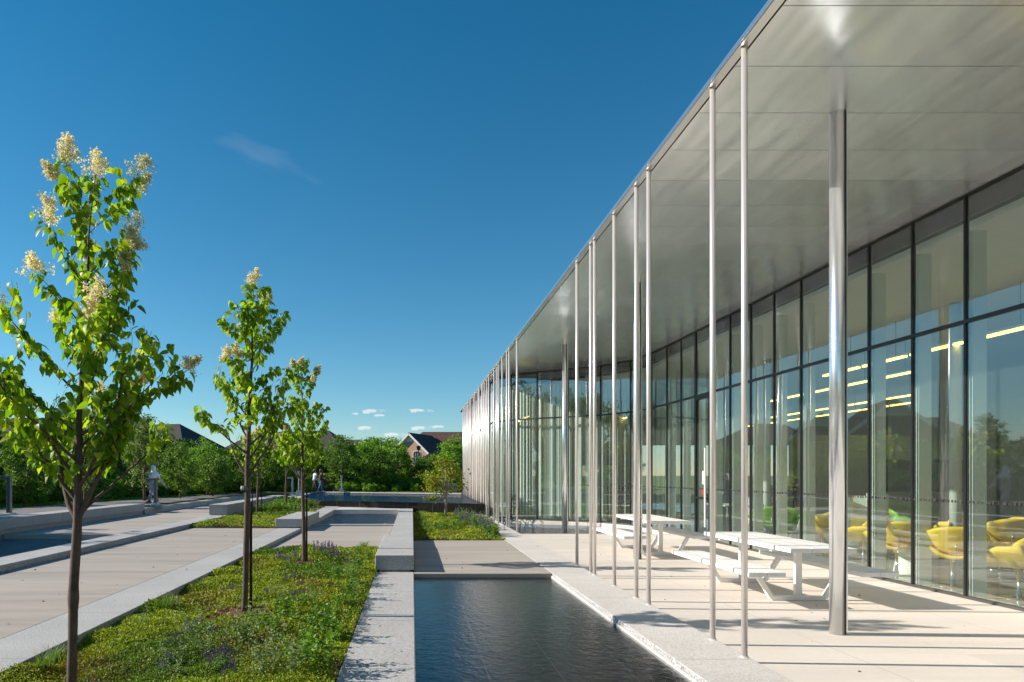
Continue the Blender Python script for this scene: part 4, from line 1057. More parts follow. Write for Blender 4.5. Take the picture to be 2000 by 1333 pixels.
# ------------------------------------------------------------------ houses
def house(name, cx, cy, w, d, hw, hr, rot, wallm, roofm, label, gable_front=True, hip=False, wins=()):
    """gable faces -Y in local space; ridge along local Y. w = width, d = depth, hw wall height, hr roof rise"""
    root = empty(name, (cx, cy, GZ), label, 'house', 'houses beyond the wood')
    o3 = Vector((cx, cy, GZ)); c_, s_ = math.cos(rot), math.sin(rot)
    T = lambda x, y, z: (cx + x * c_ - y * s_, cy + x * s_ + y * c_, GZ + z)
    m = MB(); a, b = w / 2, d / 2
    if not hip: m.add([T(-a, -b, 0), T(a, -b, 0), T(a, -b, hw), T(0, -b, hw + hr), T(-a, -b, hw), T(-a, b, 0), T(a, b, 0), T(a, b, hw), T(0, b, hw + hr), T(-a, b, hw)],
              [(0, 1, 2, 3, 4), (9, 8, 7, 6, 5), (1, 6, 7, 2), (5, 0, 4, 9)])
    else: m.add([T(-a, -b, 0), T(a, -b, 0), T(a, -b, hw), T(-a, -b, hw), T(-a, b, 0), T(a, b, 0), T(a, b, hw), T(-a, b, hw)], [(0, 1, 2, 3), (7, 6, 5, 4), (1, 5, 6, 2), (4, 0, 3, 7)])
    m.build('wall', wallm, root)
    e = .45; sl = hr / a; r = MB(); th = .16
    y0, y1 = -b - e, b + e; hy = 0 if not hip else a * .95
    for sg in (-1, 1):
        lo = hw - e * sl; A = [(sg * (a + e), y0, lo), (0, y0 + hy, hw + hr), (0, y1 - hy, hw + hr), (sg * (a + e), y1, lo)]
        vs = [T(x, y, z + .02) for x, y, z in A] + [T(x, y, z + .02 + th) for x, y, z in A]
        r.add(vs, [(0, 1, 2, 3), (7, 6, 5, 4), (0, 4, 5, 1), (1, 5, 6, 2), (2, 6, 7, 3), (3, 7, 4, 0)])
    if hip:
        lo = hw - e * sl
        for yy, hh in ((y0, hy), (y1, -hy)):
            r.add([T(-a - e, yy, lo + th), T(a + e, yy, lo + th), T(0, yy + hh, hw + hr + th)], [(0, 1, 2)])
    rf_ = r.build('roof', roofm, root)
    if not hip:
        t = MB()
        for sg in (-1, 1):
            p = Vector(T(0, y0 - .03, hw + hr - .05)); q = Vector(T(sg * (a + e), y0 - .03, hw - e * sl - .05)); t.bar(p, q, .08, .34, Vector((0, 0, 1)))
        t.add([T(-a * .45, -b - .04, hw + hr * .55), T(a * .45, -b - .04, hw + hr * .55), T(0, -b - .04, hw + hr - .1), T(-a * .45, -b - .001, hw + hr * .55), T(a * .45, -b - .001, hw + hr * .55), T(0, -b - .001, hw + hr - .1)],
              [(0, 1, 2), (5, 4, 3), (0, 3, 4, 1), (1, 4, 5, 2), (2, 5, 3, 0)])
        t.build('gable_trim', M['trim_white'], root)
    for (wx, wz, ww, wh, arch) in wins:
        f = MB(); pf = [(-ww / 2, 0), (ww / 2, 0), (ww / 2, wh)]
        if arch: pf += [(ww / 2 * math.cos(R(k)), wh + ww / 2 * .5 * math.sin(R(k))) for k in range(15, 180, 15)]
        pf += [(-ww / 2, wh)]
        def ex(mb, poly, ya, yb):
            n = len(poly); mb.add([T(wx + p[0], ya, wz + p[1]) for p in poly] + [T(wx + p[0], yb, wz + p[1]) for p in poly], [tuple(range(n)), tuple(range(n, 2 * n))[::-1]] + [(i, n + i, n + (i + 1) % n, (i + 1) % n) for i in range(n)])
        ex(f, [(p[0] * 1.14, (p[1] - wh / 2) * 1.10 + wh / 2) for p in pf], -b - .06, -b - .005); fo = f.build('window', M['trim_white'], root)
        g_ = MB(); ex(g_, pf, -b - .09, -b - .062); g_.build('pane', M['glass_dark'], fo)
        bb = MB(); 
        for u in (-ww / 6, ww / 6): ex(bb, [(u - .025, 0), (u + .025, 0), (u + .025, wh), (u - .025, wh)], -b - .105, -b - .091)
        ex(bb, [(-ww / 2, wh * .5 - .025), (ww / 2, wh * .5 - .025), (ww / 2, wh * .5 + .025), (-ww / 2, wh * .5 + .025)], -b - .12, -b - .106)
        bb.build('glazing_bar', M['trim_white'], fo)
    for (vx, vy) in ((.35, -.2), (.55, .3)):
        v = MB(); z = hw + hr * (1 - vx) + th; v.tube([T(a * vx, b * vy, z - .1), T(a * vx, b * vy, z + .35)], .09, 8); v.build('roof_vent', M['black_metal'], rf_)
    return root
M['glass_dark'] = plain('dark_window', (.03, .035, .045), .08, var=.1)
WN = ((0, 6.0, 1.3, 1.3, True),)
# right: brick gable with white bargeboards, brown roofs behind
Yh = 120; xh = X_at(814, Yh)
house('brick_house', X_at(806, Yh) + 1.5, Yh + 5, 6.6, 10, 5.4, 3.15, R(-24), M['brick_tan'], M['shingle_dark'], 'tan brick gable house with white bargeboards and an arched window', wins=((1.4, 3.6, 1.3, 1.5, True),))
house('brick_house', X_at(872, 130), 132, 10.5, 18, 6.0, 3.4, R(90), M['brick_tan'], M['shingle_brown'], 'house with long brown hipped roof right behind the brick gable', hip=True)
house('brick_house', X_at(786, 140), 142, 7, 12, 6.0, 2.2, R(90), M['brick_tan'], M['shingle_brown'], 'low brown roof showing left of the brick gable', hip=True)
# middle
house('brick_house', X_at(660, 125), 128, 7.2, 9, 5.1, 2.5, R(60), M['brick_dark'], M['shingle_dark'], 'house with small dark gabled roof above the couple with the pushchair')
house('brick_house', X_at(698, 135), 137, 4, 7, 4.2, 1.6, R(18), M['trim_white'], M['shingle_dark'], 'small white gabled house end between the dark roof and the tallest tree')
house('brick_house', X_at(610, 112), 116, 9.5, 13, 5.2, 3.4, R(75), M['brick_dark'], M['shingle_dark'], 'house with dark roof behind the third blossom tree', hip=True)
house('brick_house', X_at(530, 105), 108, 9, 14, 5.0, 2.9, R(80), M['brick_dark'], M['shingle_dark'], 'house with dark roof behind the second blossom tree', hip=True)
# left
house('brick_house', X_at(298, 92), 96, 9.5, 13.5, 5.1, 3.1, R(72), M['brick_dark'], M['shingle_dark'], 'house with long dark hipped roof right of the nearest blossom tree', hip=True)
house('brick_house', X_at(248, 80), 82, 7, 8, 5.2, 3.0, R(25), M['brick_dark'], M['shingle_dark'], 'dark brick gabled house behind the nearest blossom tree', wins=((0, 3.6, 1.6, 1.4, False),))
house('brick_house', X_at(120, 72), 76, 9.5, 10, 5.2, 4.0, R(20), M['brick_dark'], M['shingle_brown'], 'large dark brick house with steep gable at the left of the photo', wins=((0, 3.6, 1.8, 1.4, False), (-2.4, 3.6, 1.0, 1.2, False)))
house('brick_house', X_at(10, 76), 80, 9, 11, 4.6, 3.2, R(80), M['brick_dark'], M['shingle_dark'], 'dark roofed house cut by the left edge of the photo', hip=True)

# street lamp beyond the trees
Y = 68; X = X_at(817.5, Y); zt = zat(872, Y)
lp = empty('street_lamp', (X, Y, GZ), 'black lantern street lamp in front of the brick gable', 'street lamp')
MB().tube([(X, Y, GZ), (X, Y, zt - .45)], [.07, .045], 8).build('pole', M['black_metal'], lp)
MB().lathe((X, Y, zt - .45), [(.05, 0), (.16, .08), (.22, .36), (.06, .38)], 8).build('lantern', M['black_metal'], lp)
MB().lathe((X, Y, zt - .07), [(.28, 0), (.20, .06), (.04, .14)], 8).build('lantern_cap', M['black_metal'], lp)

# ------------------------------------------------------------------ path lights and pond fittings
def path_light(x, y, z, h, label, arm=.34, rz=0, mat='grey_metal'):
    r = empty('path_light', (x, y, z), label, 'path light', 'path lights along the walkway')
    MB().lathe((x, y, z), [(.20, 0), (.20, .05), (.13, .075)], 20).build('base', M['granite_warm'], r)
    MB().box(x - .055, x + .055, y - .055, y + .055, z + .07, z + h).build('post', M[mat], r, bevel=.01)
    MB().obox((x - .055 - arm / 2 * math.cos(rz), y + arm / 2 * math.sin(rz), z + h - .045), Vector((arm / 2, 0, 0)), (0, .05, 0), (0, 0, .04)).build('lamp_arm', M[mat], r, bevel=.01)
path_light(X_at(18, 18.9), 18.9, GZ + .14, 1.1, 'grey path light at the left edge of the photo behind the shaded bench')
path_light(X_at(304, 27.6), 27.6, GZ + .05, 1.08, 'grey path light standing right in front of the walker in white')
path_light(X_at(571, 41), 41, .40, 1.08, 'pale path light on the paving left of the couple', mat='pale_metal')
path_light(X_at(487, 42), 42, GZ + .02, 1.1, 'grey path light half hidden behind the second blossom tree')
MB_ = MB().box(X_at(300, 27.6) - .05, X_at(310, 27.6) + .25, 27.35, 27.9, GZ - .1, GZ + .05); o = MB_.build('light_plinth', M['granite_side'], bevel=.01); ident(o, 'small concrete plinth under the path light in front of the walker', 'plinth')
def paddle(px, Y, z, h, bs, label):
    x = X_at(px, Y); r = empty('water_spout', (x, Y, z), label, 'water fitting', 'posts on pale cones beside the raised pond')
    b = MB(); b.rings([[(x + sx * s, Y + sy * s, z + zz) for sx, sy in ((-1, -1), (1, -1), (1, 1), (-1, 1))] for s, zz in ((bs, 0), (bs * .72, bs * 1.9))]); b.build('base', M['pale_metal'], r, bevel=.01)
    MB().tube([(x, Y, z + bs * 1.85), (x, Y, z + h)], .035, 8).build('post', M['pale_metal'], r)
    MB().box(x - .055, x + .055, Y - .04, Y + .04, z + h * .72, z + h).build('head', M['pale_metal'], r, bevel=.015)
paddle(583.5, 39.5, .40, 1.45, .165, 'pale post on a wide cone base left of the couple by the third tree')
paddle(667, 44.4, .50, 1.1, .13, 'pale post on a small cone base right of the pushchair')
x = X_at(880, 49.2); o = MB().box(x - .45, x + .45, 48.9, 49.6, GZ, GZ + .62).build('planter_box', plain('pink_granite', (.42, .30, .27), .7), bevel=.02); ident(o, 'pink stone block on the far bank close to the building corner', 'stone block')

# ------------------------------------------------------------------ picnic tables
def picnic(cx, y0, y1, label):
    z = -.05; r = empty('picnic_table', (cx, (y0 + y1) / 2, z), label, 'picnic table', 'white picnic tables on the patio')
    def planks(name, xa, xb, zt, n, th=.055):
        m = MB(); g_ = .006; ym = (y0 + y1) / 2; w_ = (xb - xa) / n
        for i in range(n):
            for (a, b) in ((y0, ym - .003), (ym + .003, y1)): m.box(xa + i * w_ + g_ / 2, xa + (i + 1) * w_ - g_ / 2, a, b, zt - th, zt)
        return m.build(name, M['white_paint'], r, bevel=.004)
    planks('tabletop', cx - .42, cx + .42, z + .75, 3); planks('bench_seat', cx - .94, cx - .47, z + .45, 2); planks('bench_seat', cx + .47, cx + .94, z + .45, 2)
    for fy in (y0 + .58, y1 - .42):
        m = MB(); m.box(cx - .36, cx + .36, fy - .03, fy + .03, z, z + .06)
        m.bar((cx - .35, fy, z + .03), (cx - .58, fy, z + .40), .06, .07, Vector((0, 1, 0))); m.bar((cx + .35, fy, z + .03), (cx + .58, fy, z + .40), .06, .07, Vector((0, 1, 0)))
        m.build('leg_frame', M['white_paint'], r, bevel=.006)
        MB().box(cx - .045, cx + .045, fy - .028, fy + .028, z + .06, z + .695).build('leg', M['white_paint'], r, bevel=.006)
        MB().box(cx - .36, cx + .36, fy - .028, fy + .028, z + .655, z + .692).build('cross_bar', M['white_paint'], r)
picnic(5.14, 8.52, 11.05, 'nearer white plank picnic table with two attached benches')
picnic(5.14, 13.55, 16.05, 'farther white plank picnic table beside the second steel column')

# ------------------------------------------------------------------ interior furniture
def shell_chair(x, y, rot, mat, label, group, z=-.052, kind='swivel'):
    r = empty('lounge_chair' if kind == 'swivel' else 'shell_chair', (0, 0, 0), label, 'chair', group)
    n = 16
    if kind == 'swivel':
        # seat petal with curled arms; faces local -Y
        vs = []; fs = []
        for i in range(n + 1):
            for j in range(n + 1):
                u = -1 + 2 * i / n; v = -1 + 2 * j / n
                rr_ = math.sqrt(max(0, 1 - .25 * v * v)); x_ = u * .40 * rr_; y_ = v * .27 * (1 - .25 * u * u)
                z_ = .40 + .27 * abs(u) ** 2.4 * (1 - .35 * max(0, -v)) + .03 * v * v - .03 * (v < 0) * v * v; vs.append((x_, y_, z_)); 
        for i in range(n):
            for j in range(n): a = i * (n + 1) + j; fs.append((a, a + n + 1, a + n + 2, a + 1))
        m = MB(); m.add(vs, fs); s = m.build('seat', M[mat], r, smooth=True); so_ = s.modifiers.new('t', 'SOLIDIFY'); so_.thickness = .045; so_.offset = 0
        vs = [(0, .27, .68)]; fs = []
        K, Q = 28, 5
        for q in range(1, Q + 1):
            for k in range(K):
                a = 2 * math.pi * k / K; ca, sa = math.cos(a), math.sin(a)
                u = math.copysign(abs(ca) ** .8, ca) * q / Q; v = math.copysign(abs(sa) ** .85, sa) * q / Q
                vs.append((u * .36, .29 - .17 * u * u + .10 * v, .67 + v * .19))
        for k in range(K): fs.append((0, 1 + k, 1 + (k + 1) % K))
        for q in range(Q - 1):
            for k in range(K): a = 1 + q * K + k; b = 1 + q * K + (k + 1) % K; fs.append((a, a + K, b + K, b))
        m = MB(); m.add(vs, fs); s = m.build('backrest', M[mat], r, smooth=True); so_ = s.modifiers.new('t', 'SOLIDIFY'); so_.thickness = .045; so_.offset = 0
        MB().tube([(0, .1, .36), (0, .26, .46), (0, .31, .62)], .013, 8).build('back_bracket', M['chrome'], r, smooth=True)
        MB().lathe((0, 0, 0), [(.035, .015), (.03, .05), (.022, .08), (.022, .38)], 14).build('pedestal', M['chrome'], r, smooth=True)
        MB().lathe((0, 0, 0), [(.25, 0), (.25, .006), (.10, .016), (.035, .03)], 32).build('base_disc', M['chrome'], r, smooth=True)
    else:
        vs = []; fs = []
        prof = [(-.22, .43), (-.12, .42), (.05, .42), (.17, .45), (.22, .55), (.25, .70), (.28, .84)]
        for i, (py, pz) in enumerate(prof):
            for j in range(9):
                u = -1 + j / 4; wv = (.22, .23, .235, .24, .24, .225, .19)[i]; vs.append((u * wv, py - (.06 * u * u if i > 3 else 0), pz + (.05 * u * u if i < 5 else 0)))
        for i in range(len(prof) - 1):
            for j in range(8): a = i * 9 + j; fs.append((a, a + 1, a + 10, a + 9))
        m = MB(); m.add(vs, fs); s = m.build('shell', M[mat], r, smooth=True); so_ = s.modifiers.new('t', 'SOLIDIFY'); so_.thickness = .012
        sb = s.modifiers.new('s', 'SUBSURF'); sb.levels = 1; sb.render_levels = 1
        for sx in (-1, 1):
            for sy in (-1, 1): MB().tube([(sx * .10, sy * .08, .42), (sx * .22, sy * .22, 0)], .010, 7).build('leg', M['chrome'], r)
    r.location = (x, y, z); r.rotation_euler = (0, 0, rot)
    if kind == 'swivel': r.scale = (1.12, 1.1, 1.06)
    return r
def placed(px, py, z=-.052):
    Y = (EYE - z) * F / (py - HY); return (px - PX) * Y / F, Y
GY = 'yellow lounge chairs inside the glass'
for (px, py, rot, mt, lb) in (
    (1860, 1145, 150, 'yellow', 'yellow swivel lounge chair right beside the white column, nearest but one to the camera'),
    (1990, 1168, 200, 'yellow', 'yellow swivel lounge chair nearest the right edge of the photo'),
    (1953, 1112, 170, 'yellow', 'yellow lounge chair behind the one at the right edge'),
    (1686, 1100, 215, 'yellow', 'yellow lounge chair left of the white kiosk, close behind the column'),
    (1751, 1122, 150, 'yellow', 'yellow lounge chair turned sideways in front of the white kiosk'),
    (1878, 1088, 180, 'yellow', 'yellow lounge chair partly hidden by the white inner column'),
    (2030, 1110, 100, 'yellow', 'yellow lounge chair cut by the right edge of the photo'),
    (1606, 1082, 190, 'yellow', 'yellow lounge chair left of the nearest steel column, behind the picnic table'),
    (1768, 1068, 60, 'lime', 'lime green lounge chair behind the white kiosk'),
    (1503, 1062, 160, 'lime', 'lime green lounge chair behind the far end of the nearer picnic table'),
    (1543, 1062, 120, 'lime', 'lime green lounge chair partly behind a pale shell chair')):
    X, Y = placed(px, py); X = max(X, 8.05); shell_chair(X, Y, R(rot), mt, lb, 'lounge chairs inside the glass')
for (px, py, rot, lb) in (
    (1560, 1080, 200, 'pale shell chair left of the leftmost yellow chair'), (1578, 1055, 20, 'pale shell chair seen from behind under the dark screen'), (1470, 1040, 200, 'white shell chair beyond the first mullions right of the door'),
    (1345, 1040, 200, 'white shell chair left of the glass door'), (1690, 1040, 90, 'white shell chair left of the kiosk'), (1872, 1060, 170, 'white shell chair behind the inner column'), (1665, 1045, 170, 'white shell chair hidden partly by the nearest column')):
    X, Y = placed(px, py); X = max(X, 8.3); shell_chair(X, Y, R(rot), 'white_int', lb, 'white shell chairs inside the glass', kind='shell')
# kiosk
X, Y = 8.95, 13.6; r = empty('self_service_kiosk', (X, Y, -.052), 'white self service kiosk with slanted screen behind the glass', 'kiosk')
MB().box(X - .40, X - .36, Y - .3, Y + .3, -.05, 1.22).build('side_panel', M['white_int'], r); MB().box(X + .30, X + .34, Y - .3, Y + .3, -.05, 1.25).build('side_panel', M['white_int'], r)
MB().box(X - .358, X + .298, Y - .25, Y + .3, -.05, .82).build('cabinet', M['white_int'], r)
MB().add([(X - .30, Y - .2, .823), (X + .2, Y - .2, .823), (X + .2, Y + .2, 1.2), (X - .30, Y + .2, 1.2), (X - .30, Y + .2, .823), (X + .2, Y + .2, .823)], [(0, 1, 2, 3), (3, 2, 5, 4), (0, 3, 4), (1, 5, 2), (0, 4, 5, 1)]).build('slanted_screen', M['white_int'], r)
MB().box(X + .28, X + .37, Y - .08, Y + .06, 1.252, 1.40).build('scanner_head', M['white_paint'], r, bevel=.02)
X, Y = placed(1780, 1118); r = MB().lathe((X, Y, -.05), [(.26, 0), (.20, .42), (.21, .45)], 28).build('side_table', M['white_int'], smooth=False); ident(r, 'white cone shaped side table beside the sideways yellow chair', 'side table')
# low tables and shelves deeper inside
def shelf(x0, x1, y, zt, label):
    r = empty('bookcase', ((x0 + x1) / 2, y, -.052), label, 'bookcase', 'white bookcases deep inside the library')
    m = MB(); m.box(x0, x0 + .04, y - .16, y + .16, -.05, zt); m.box(x1 - .04, x1, y - .16, y + .16, -.05, zt); m.box(x0 + .04, x1 - .04, y + .12, y + .16, -.05, zt - .04); m.build('frame', M['white_int'], r)
    n = 3
    for i in range(n + 1):
        z = .05 + (zt - .1) * i / n; MB().box(x0 + .04, x1 - .04, y - .16, y + .12, z, z + .03).build('shelf', M['white_int'], r)
    return [(.05 + (zt - .1) * i / n + .03) for i in range(n)]
BC = [plain('book_cloth', c, .7, var=.1) for c in ((.35, .06, .04), (.05, .09, .22), (.55, .50, .42), (.32, .16, .05), (.04, .16, .10), (.5, .32, .06), (.12, .10, .10))]
bme = []
for m_ in BC:
    t = MB().box(-.012, .012, -.09, .09, 0, .26); o = t.build('book', m_, origin=(0, 0, 0)); COL.objects.unlink(o); bme.append(o.data)
rb_ = random.Random(4)
for (x0, x1, y, zt, lb) in ((8.35, 9.75, 30.5, 1.35, 'white bookcase full of books seen between the second steel column and the far mullions'), (6.6, 7.3, 31.5, 1.35, 'narrow white bookcase seen beside the third steel column'),
                            (11.5, 13.6, 23.2, 1.30, 'white bookcase with books under the dark screen')):
    zs = shelf(x0, x1, y, zt, lb)
    for z in zs:
        x = x0 + .07
        while x < x1 - .08:
            b = rb_.choice(bme); w_ = rb_.uniform(1.3, 2.6); o = bpy.data.objects.new('book', b); COL.objects.link(o); o.location = (x + .012 * w_, y - .05, z + .001); o.scale = (w_, 1, rb_.uniform(.8, 1.15))
            ident(o, 'upright book on the ' + lb.split(' seen')[0].split(' with')[0] + (' near the far mullions' if 'between' in lb else ' beside the third steel column' if 'narrow' in lb else ' under the dark screen'), 'book', 'books on the bookcases'); x += .026 * w_ + .004
for (px, Y, s, lb) in ((1222 - 78, 29, 'lime', 'lime green stool between the third column and the bookcase'), (1166, 29.3, 'yellow', 'yellow stool beside the lime green stool')):
    X = X_at(px, Y); o = MB().lathe((X, Y, -.05), [(.2, 0), (.2, .5), (.17, .53)], 20).build('stool', M[s]); ident(o, lb, 'stool')
o = MB().box(4.5, 12, 26.2, 33, -.051, -.044).build('carpet', M['rug']); ident(o, 'green carpet deep inside behind the curved glass', 'carpet')
for (x, y, lb) in ((9.2, 17.3, 'white reading table behind the glass door'), (9.6, 20.8, 'white reading table farther inside left of the door')):
    r = empty('reading_table', (x, y, -.05), lb, 'table', 'white reading tables inside'); MB().box(x - .4, x + .4, y - .8, y + .8, .69, .72).build('tabletop', M['white_int'], r, bevel=.005)
    for sx in (-.35, .35):
        for sy in (-.72, .72): MB().tube([(x + sx, y + sy, -.05), (x + sx, y + sy, .69)], .018, 8).build('leg', M['chrome'], r)

# ------------------------------------------------------------------ people
def person(loc, face, label, top, bottom, stride=.2, lean=0, arms=((0, 0), (0, 0)), H=1.66, hair='hair_dark', scarf=None, sleeve=.5, skirt=False, wide=1.0, barefoot=False):
    """face: heading angle (0 = +Y). local: x right, y forward"""
    root = empty('person', (0, 0, 0), label, 'person')
    k = H / 1.70
    V_ = []; E_ = []; R_ = []
    def v(p, r, parent=None):
        V_.append(Vector(p) * k); R_.append((r * k if isinstance(r, (int, float)) else (r[0] * k, r[1] * k))); i = len(V_) - 1
        if parent is not None: E_.append((parent, i))
        return i
    ln = lean
    pel = v((0, 0, .93), (.13, .105)); ab = v((0, ln * .3, 1.08), (.125, .095), pel); ch = v((0, ln * .7, 1.26), (.145, .10), ab); up = v((0, ln * .95, 1.38), (.11, .075), ch)
    nk = v((0, ln * 1.05 + .005, 1.46), .052, up); h1 = v((0, ln * 1.15 + .015, 1.54), (.066, .078), nk); h2 = v((0, ln * 1.2 + .012, 1.61), (.078, .092), h1); h3 = v((0, ln * 1.2 + .0, 1.665), (.052, .062), h2)
    nose = v((0, ln * 1.2 + .112, 1.575), .012, h2)
    for sx in (-1, 1): v((sx * .082, ln * 1.2, 1.585), .014, h2)
    for si, sx in enumerate((-1, 1)):
        fwd = stride * sx
        hip = v((sx * .09, 0, .88), .095, pel); kn = v((sx * .10, fwd * .45 + .03, .49), .062, hip); an = v((sx * .10, fwd - .02 * (fwd < 0), .09 + (.05 if fwd < 0 else 0)), .040, kn)
        v((sx * .10, fwd - .05, .045 + (.05 if fwd < 0 else 0)), .035, an); v((sx * .105, fwd + .14, .03), (.042, .022), an)
        a_f, a_u = arms[si]
        shd = v((sx * .175, ln * .95, 1.37), .055, up)
        el = shd_dir = Vector((sx * .06, math.sin(a_f), -math.cos(a_f))).normalized() * .29
        e = v(V_[shd] / k + el, .042, shd); fd = Vector((-sx * .02, math.sin(a_f + a_u), -math.cos(a_f + a_u))).normalized() * .25
        w = v(V_[e] / k + fd, .028, e); fdn = fd.normalized(); pm = v(V_[w] / k + fdn * .06, (.036, .018), w); pm2 = v(V_[pm] / k + fdn * .035, (.036, .016), pm)
        sd_ = Vector((1, 0, 0)); cd_ = sd_.cross(fdn)
        for q, ll in enumerate((.062, .072, .068, .052)):
            o_ = sd_ * (q - 1.5) * .018; f1 = v(V_[pm2] / k + o_ + fdn * .02, .0085, pm2); f2 = v(V_[f1] / k + fdn * ll * .5 + cd_ * .008, .0078, f1); v(V_[f2] / k + fdn * ll * .4 + cd_ * .018, .0065, f2)
        t1 = v(V_[pm] / k - sd_ * sx * .035 + fdn * .01, .010, pm); v(V_[t1] / k - sd_ * sx * .018 + fdn * .032, .008, t1)
    me = bpy.data.meshes.new('body'); me.from_pydata([tuple(p) for p in V_], E_, []); me.materials.append(M['skin'])
    o = bpy.data.objects.new('body', me); COL.objects.link(o); o.parent = root; OFF[o] = Vector((0, 0, 0))
    sk = o.modifiers.new('skin', 'SKIN'); sk.use_smooth_shade = True; sk.branch_smoothing = .4
    for i, d in enumerate(me.skin_vertices[0].data):
        r_ = R_[i]; d.radius = (r_, r_) if isinstance(r_, float) else (r_[0], r_[1])
    me.skin_vertices[0].data[0].use_root = True
    ss = o.modifiers.new('sub', 'SUBSURF'); ss.levels = 1; ss.render_levels = 1
    def ell(c, a, b, n=18): return [Vector((c[0] + a * math.cos(2 * math.pi * q / n), c[1] + b * math.sin(2 * math.pi * q / n), c[2])) * k for q in range(n)]
    def loft(path, rads, n=14):
        m = MB(); m.tube([Vector(p) * k for p in path], [r_ * k for r_ in rads], n); return m
    # trousers
    m = MB(); m.rings([ell((0, ln * .1, 1.02), .155, .125), ell((0, 0, .95), .175, .14), ell((0, 0, .84), .18, .14), ell((0, 0, .80), .10, .10)])
    for sx in (-1, 1):
        fwd = stride * sx; lift = .05 if fwd < 0 else 0; end = .16 if not barefoot else .22
        m.tube([Vector((sx * .085, 0, .90)) * k, Vector((sx * .095, fwd * .2 + .02, .70)) * k, Vector((sx * .10, fwd * .45 + .03, .49)) * k, Vector((sx * .10, fwd * .8, .28)) * k, Vector((sx * .10, fwd - .01, end - .04 + lift)) * k],
               [.098 * k * wide, .092 * k * wide, .072 * k * wide, .062 * k * wide, .055 * k * wide], 14)
    m.build('trousers', M[bottom], root, smooth=True)
    # top
    m = MB(); zb = .90 if not skirt else .62
    rg_ = [ell((0, 0, zb), .185 if not skirt else .25, .15 if not skirt else .22), ell((0, ln * .2, 1.0), .172, .135), ell((0, ln * .35, 1.12), .158, .122), ell((0, ln * .7, 1.26), .172, .128), ell((0, ln * .9, 1.36), .165, .105), ell((0, ln * 1.0, 1.425), .085, .07)]
    m.rings(rg_)
    for si, sx in enumerate((-1, 1)):
        a_f, a_u = arms[si]; s0 = Vector((sx * .15, ln * .95, 1.375)); e = Vector((sx * .175, ln * .95, 1.37)) + Vector((sx * .06, math.sin(a_f), -math.cos(a_f))).normalized() * .29
        fd = Vector((-sx * .02, math.sin(a_f + a_u), -math.cos(a_f + a_u))).normalized() * .25
        pth = [s0, s0.lerp(e, .5), s0.lerp(e, .62)] if sleeve < .6 else [s0, s0.lerp(e, .5), e, e + fd * .5, e + fd * .9]
        m.tube([p * k for p in pth], [r_ * k for r_ in ([.072, .066, .064] if sleeve < .6 else [.072, .062, .054, .048, .046])], 12)
    m.build('shirt', M[top], root, smooth=True)
    # hair or scarf
    hc = Vector((0, ln * 1.2 - .015, 1.60))
    if scarf:
        m = MB(); prof = [(.02, .135), (.075, .12), (.105, .07), (.112, 0), (.112, -.07), (.13, -.15), (.20, -.22), (.24, -.34), (.25, -.46)]
        n = 20; rs = []
        for (rr_, dz) in prof:
            ring = []
            for q in range(n):
                a = 2 * math.pi * q / n; fr = max(0, math.sin(a)); cut = 1.0 - (.42 * fr ** 3 if -.12 < dz < .09 else 0)
                ring.append((hc + Vector((rr_ * math.cos(a), rr_ * math.sin(a) * cut - (.05 if dz < -.2 else 0), dz + .012 * math.sin(q * 3)))) * k)
            rs.append(ring)
        m.rings(rs[::-1], cap=False); o2 = m.build('head_scarf', M[scarf], root, smooth=True); so_ = o2.modifiers.new('t', 'SOLIDIFY'); so_.thickness = .008
        m = MB(); rs = []
        for i in range(12):   # trailing cloth blown back
            t = i / 11; rs.append([(Vector((.06 + u * (.10 + .16 * t), -.12 - .42 * t + .04 * math.sin(u * 5 + t * 4), 1.40 - .62 * t - .10 * t * u + .03 * math.sin(t * 9 + u * 2)))) * k for u in (-1, -.6, -.2, .2, .6, 1)])
        fs = []; vs = [p for r_ in rs for p in r_]
        for i in range(11):
            for j in range(5): a = i * 6 + j; fs.append((a, a + 1, a + 7, a + 6))
        m.add(vs, fs); o3 = m.build('trailing_shawl', M['peach_cloth'], root, smooth=True); so_ = o3.modifiers.new('t', 'SOLIDIFY'); so_.thickness = .008
    else:
        m = MB(); n = 18; rs = []
        for (rr_, dz, yo) in ((.02, .115, -.01), (.07, .10, -.012), (.094, .05, -.016), (.10, 0, -.022), (.092, -.07, -.035), (.075, -.17, -.05), (.04, -.24, -.055)):
            rs.append([(hc + Vector((rr_ * math.cos(2 * math.pi * q / n), yo + rr_ * (math.sin(2 * math.pi * q / n) * (.55 if math.sin(2 * math.pi * q / n) > 0 and dz < .06 else 1.05)), dz))) * k for q in range(n)])
        m.rings(rs[::-1]); m.build('hair', M[hair], root, smooth=True)
    if not barefoot:
        for sx in (-1, 1):
            fwd = stride * sx; lift = .05 if fwd < 0 else 0
            m = MB(); rs = []
            for (t, a, b) in ((-.09, .03, .03), (-.05, .045, .045), (.04, .048, .04), (.12, .048, .03), (.17, .03, .02)):
                rs.append([Vector((sx * .10 + a * math.cos(2 * math.pi * q / 10), fwd + t, .003 + b + lift * (.6 if t > 0 else 1) + b * math.sin(2 * math.pi * q / 10))) * k for q in range(10)])
            m.rings(rs); m.build('shoe', M['shoe'], root, smooth=True)
    root.location = loc; root.rotation_euler = (0, 0, face)
    return root
M['hair_dark'] = plain('dark_hair', (.02, .014, .012), .5)
M['white_cloth'] = plain('white_cloth', (.78, .77, .78), .85, var=.08, vs=8)
M['lavender_cloth'] = plain('lavender_cloth', (.42, .38, .54), .85, var=.12, vs=8)
M['peach_cloth'] = plain('peach_cloth', (.60, .46, .40), .85, var=.08, vs=8)
M['charcoal_cloth'] = plain('charcoal_cloth', (.045, .045, .05), .85)
M['denim'] = plain('denim', (.05, .12, .20), .85, var=.15, vs=10)
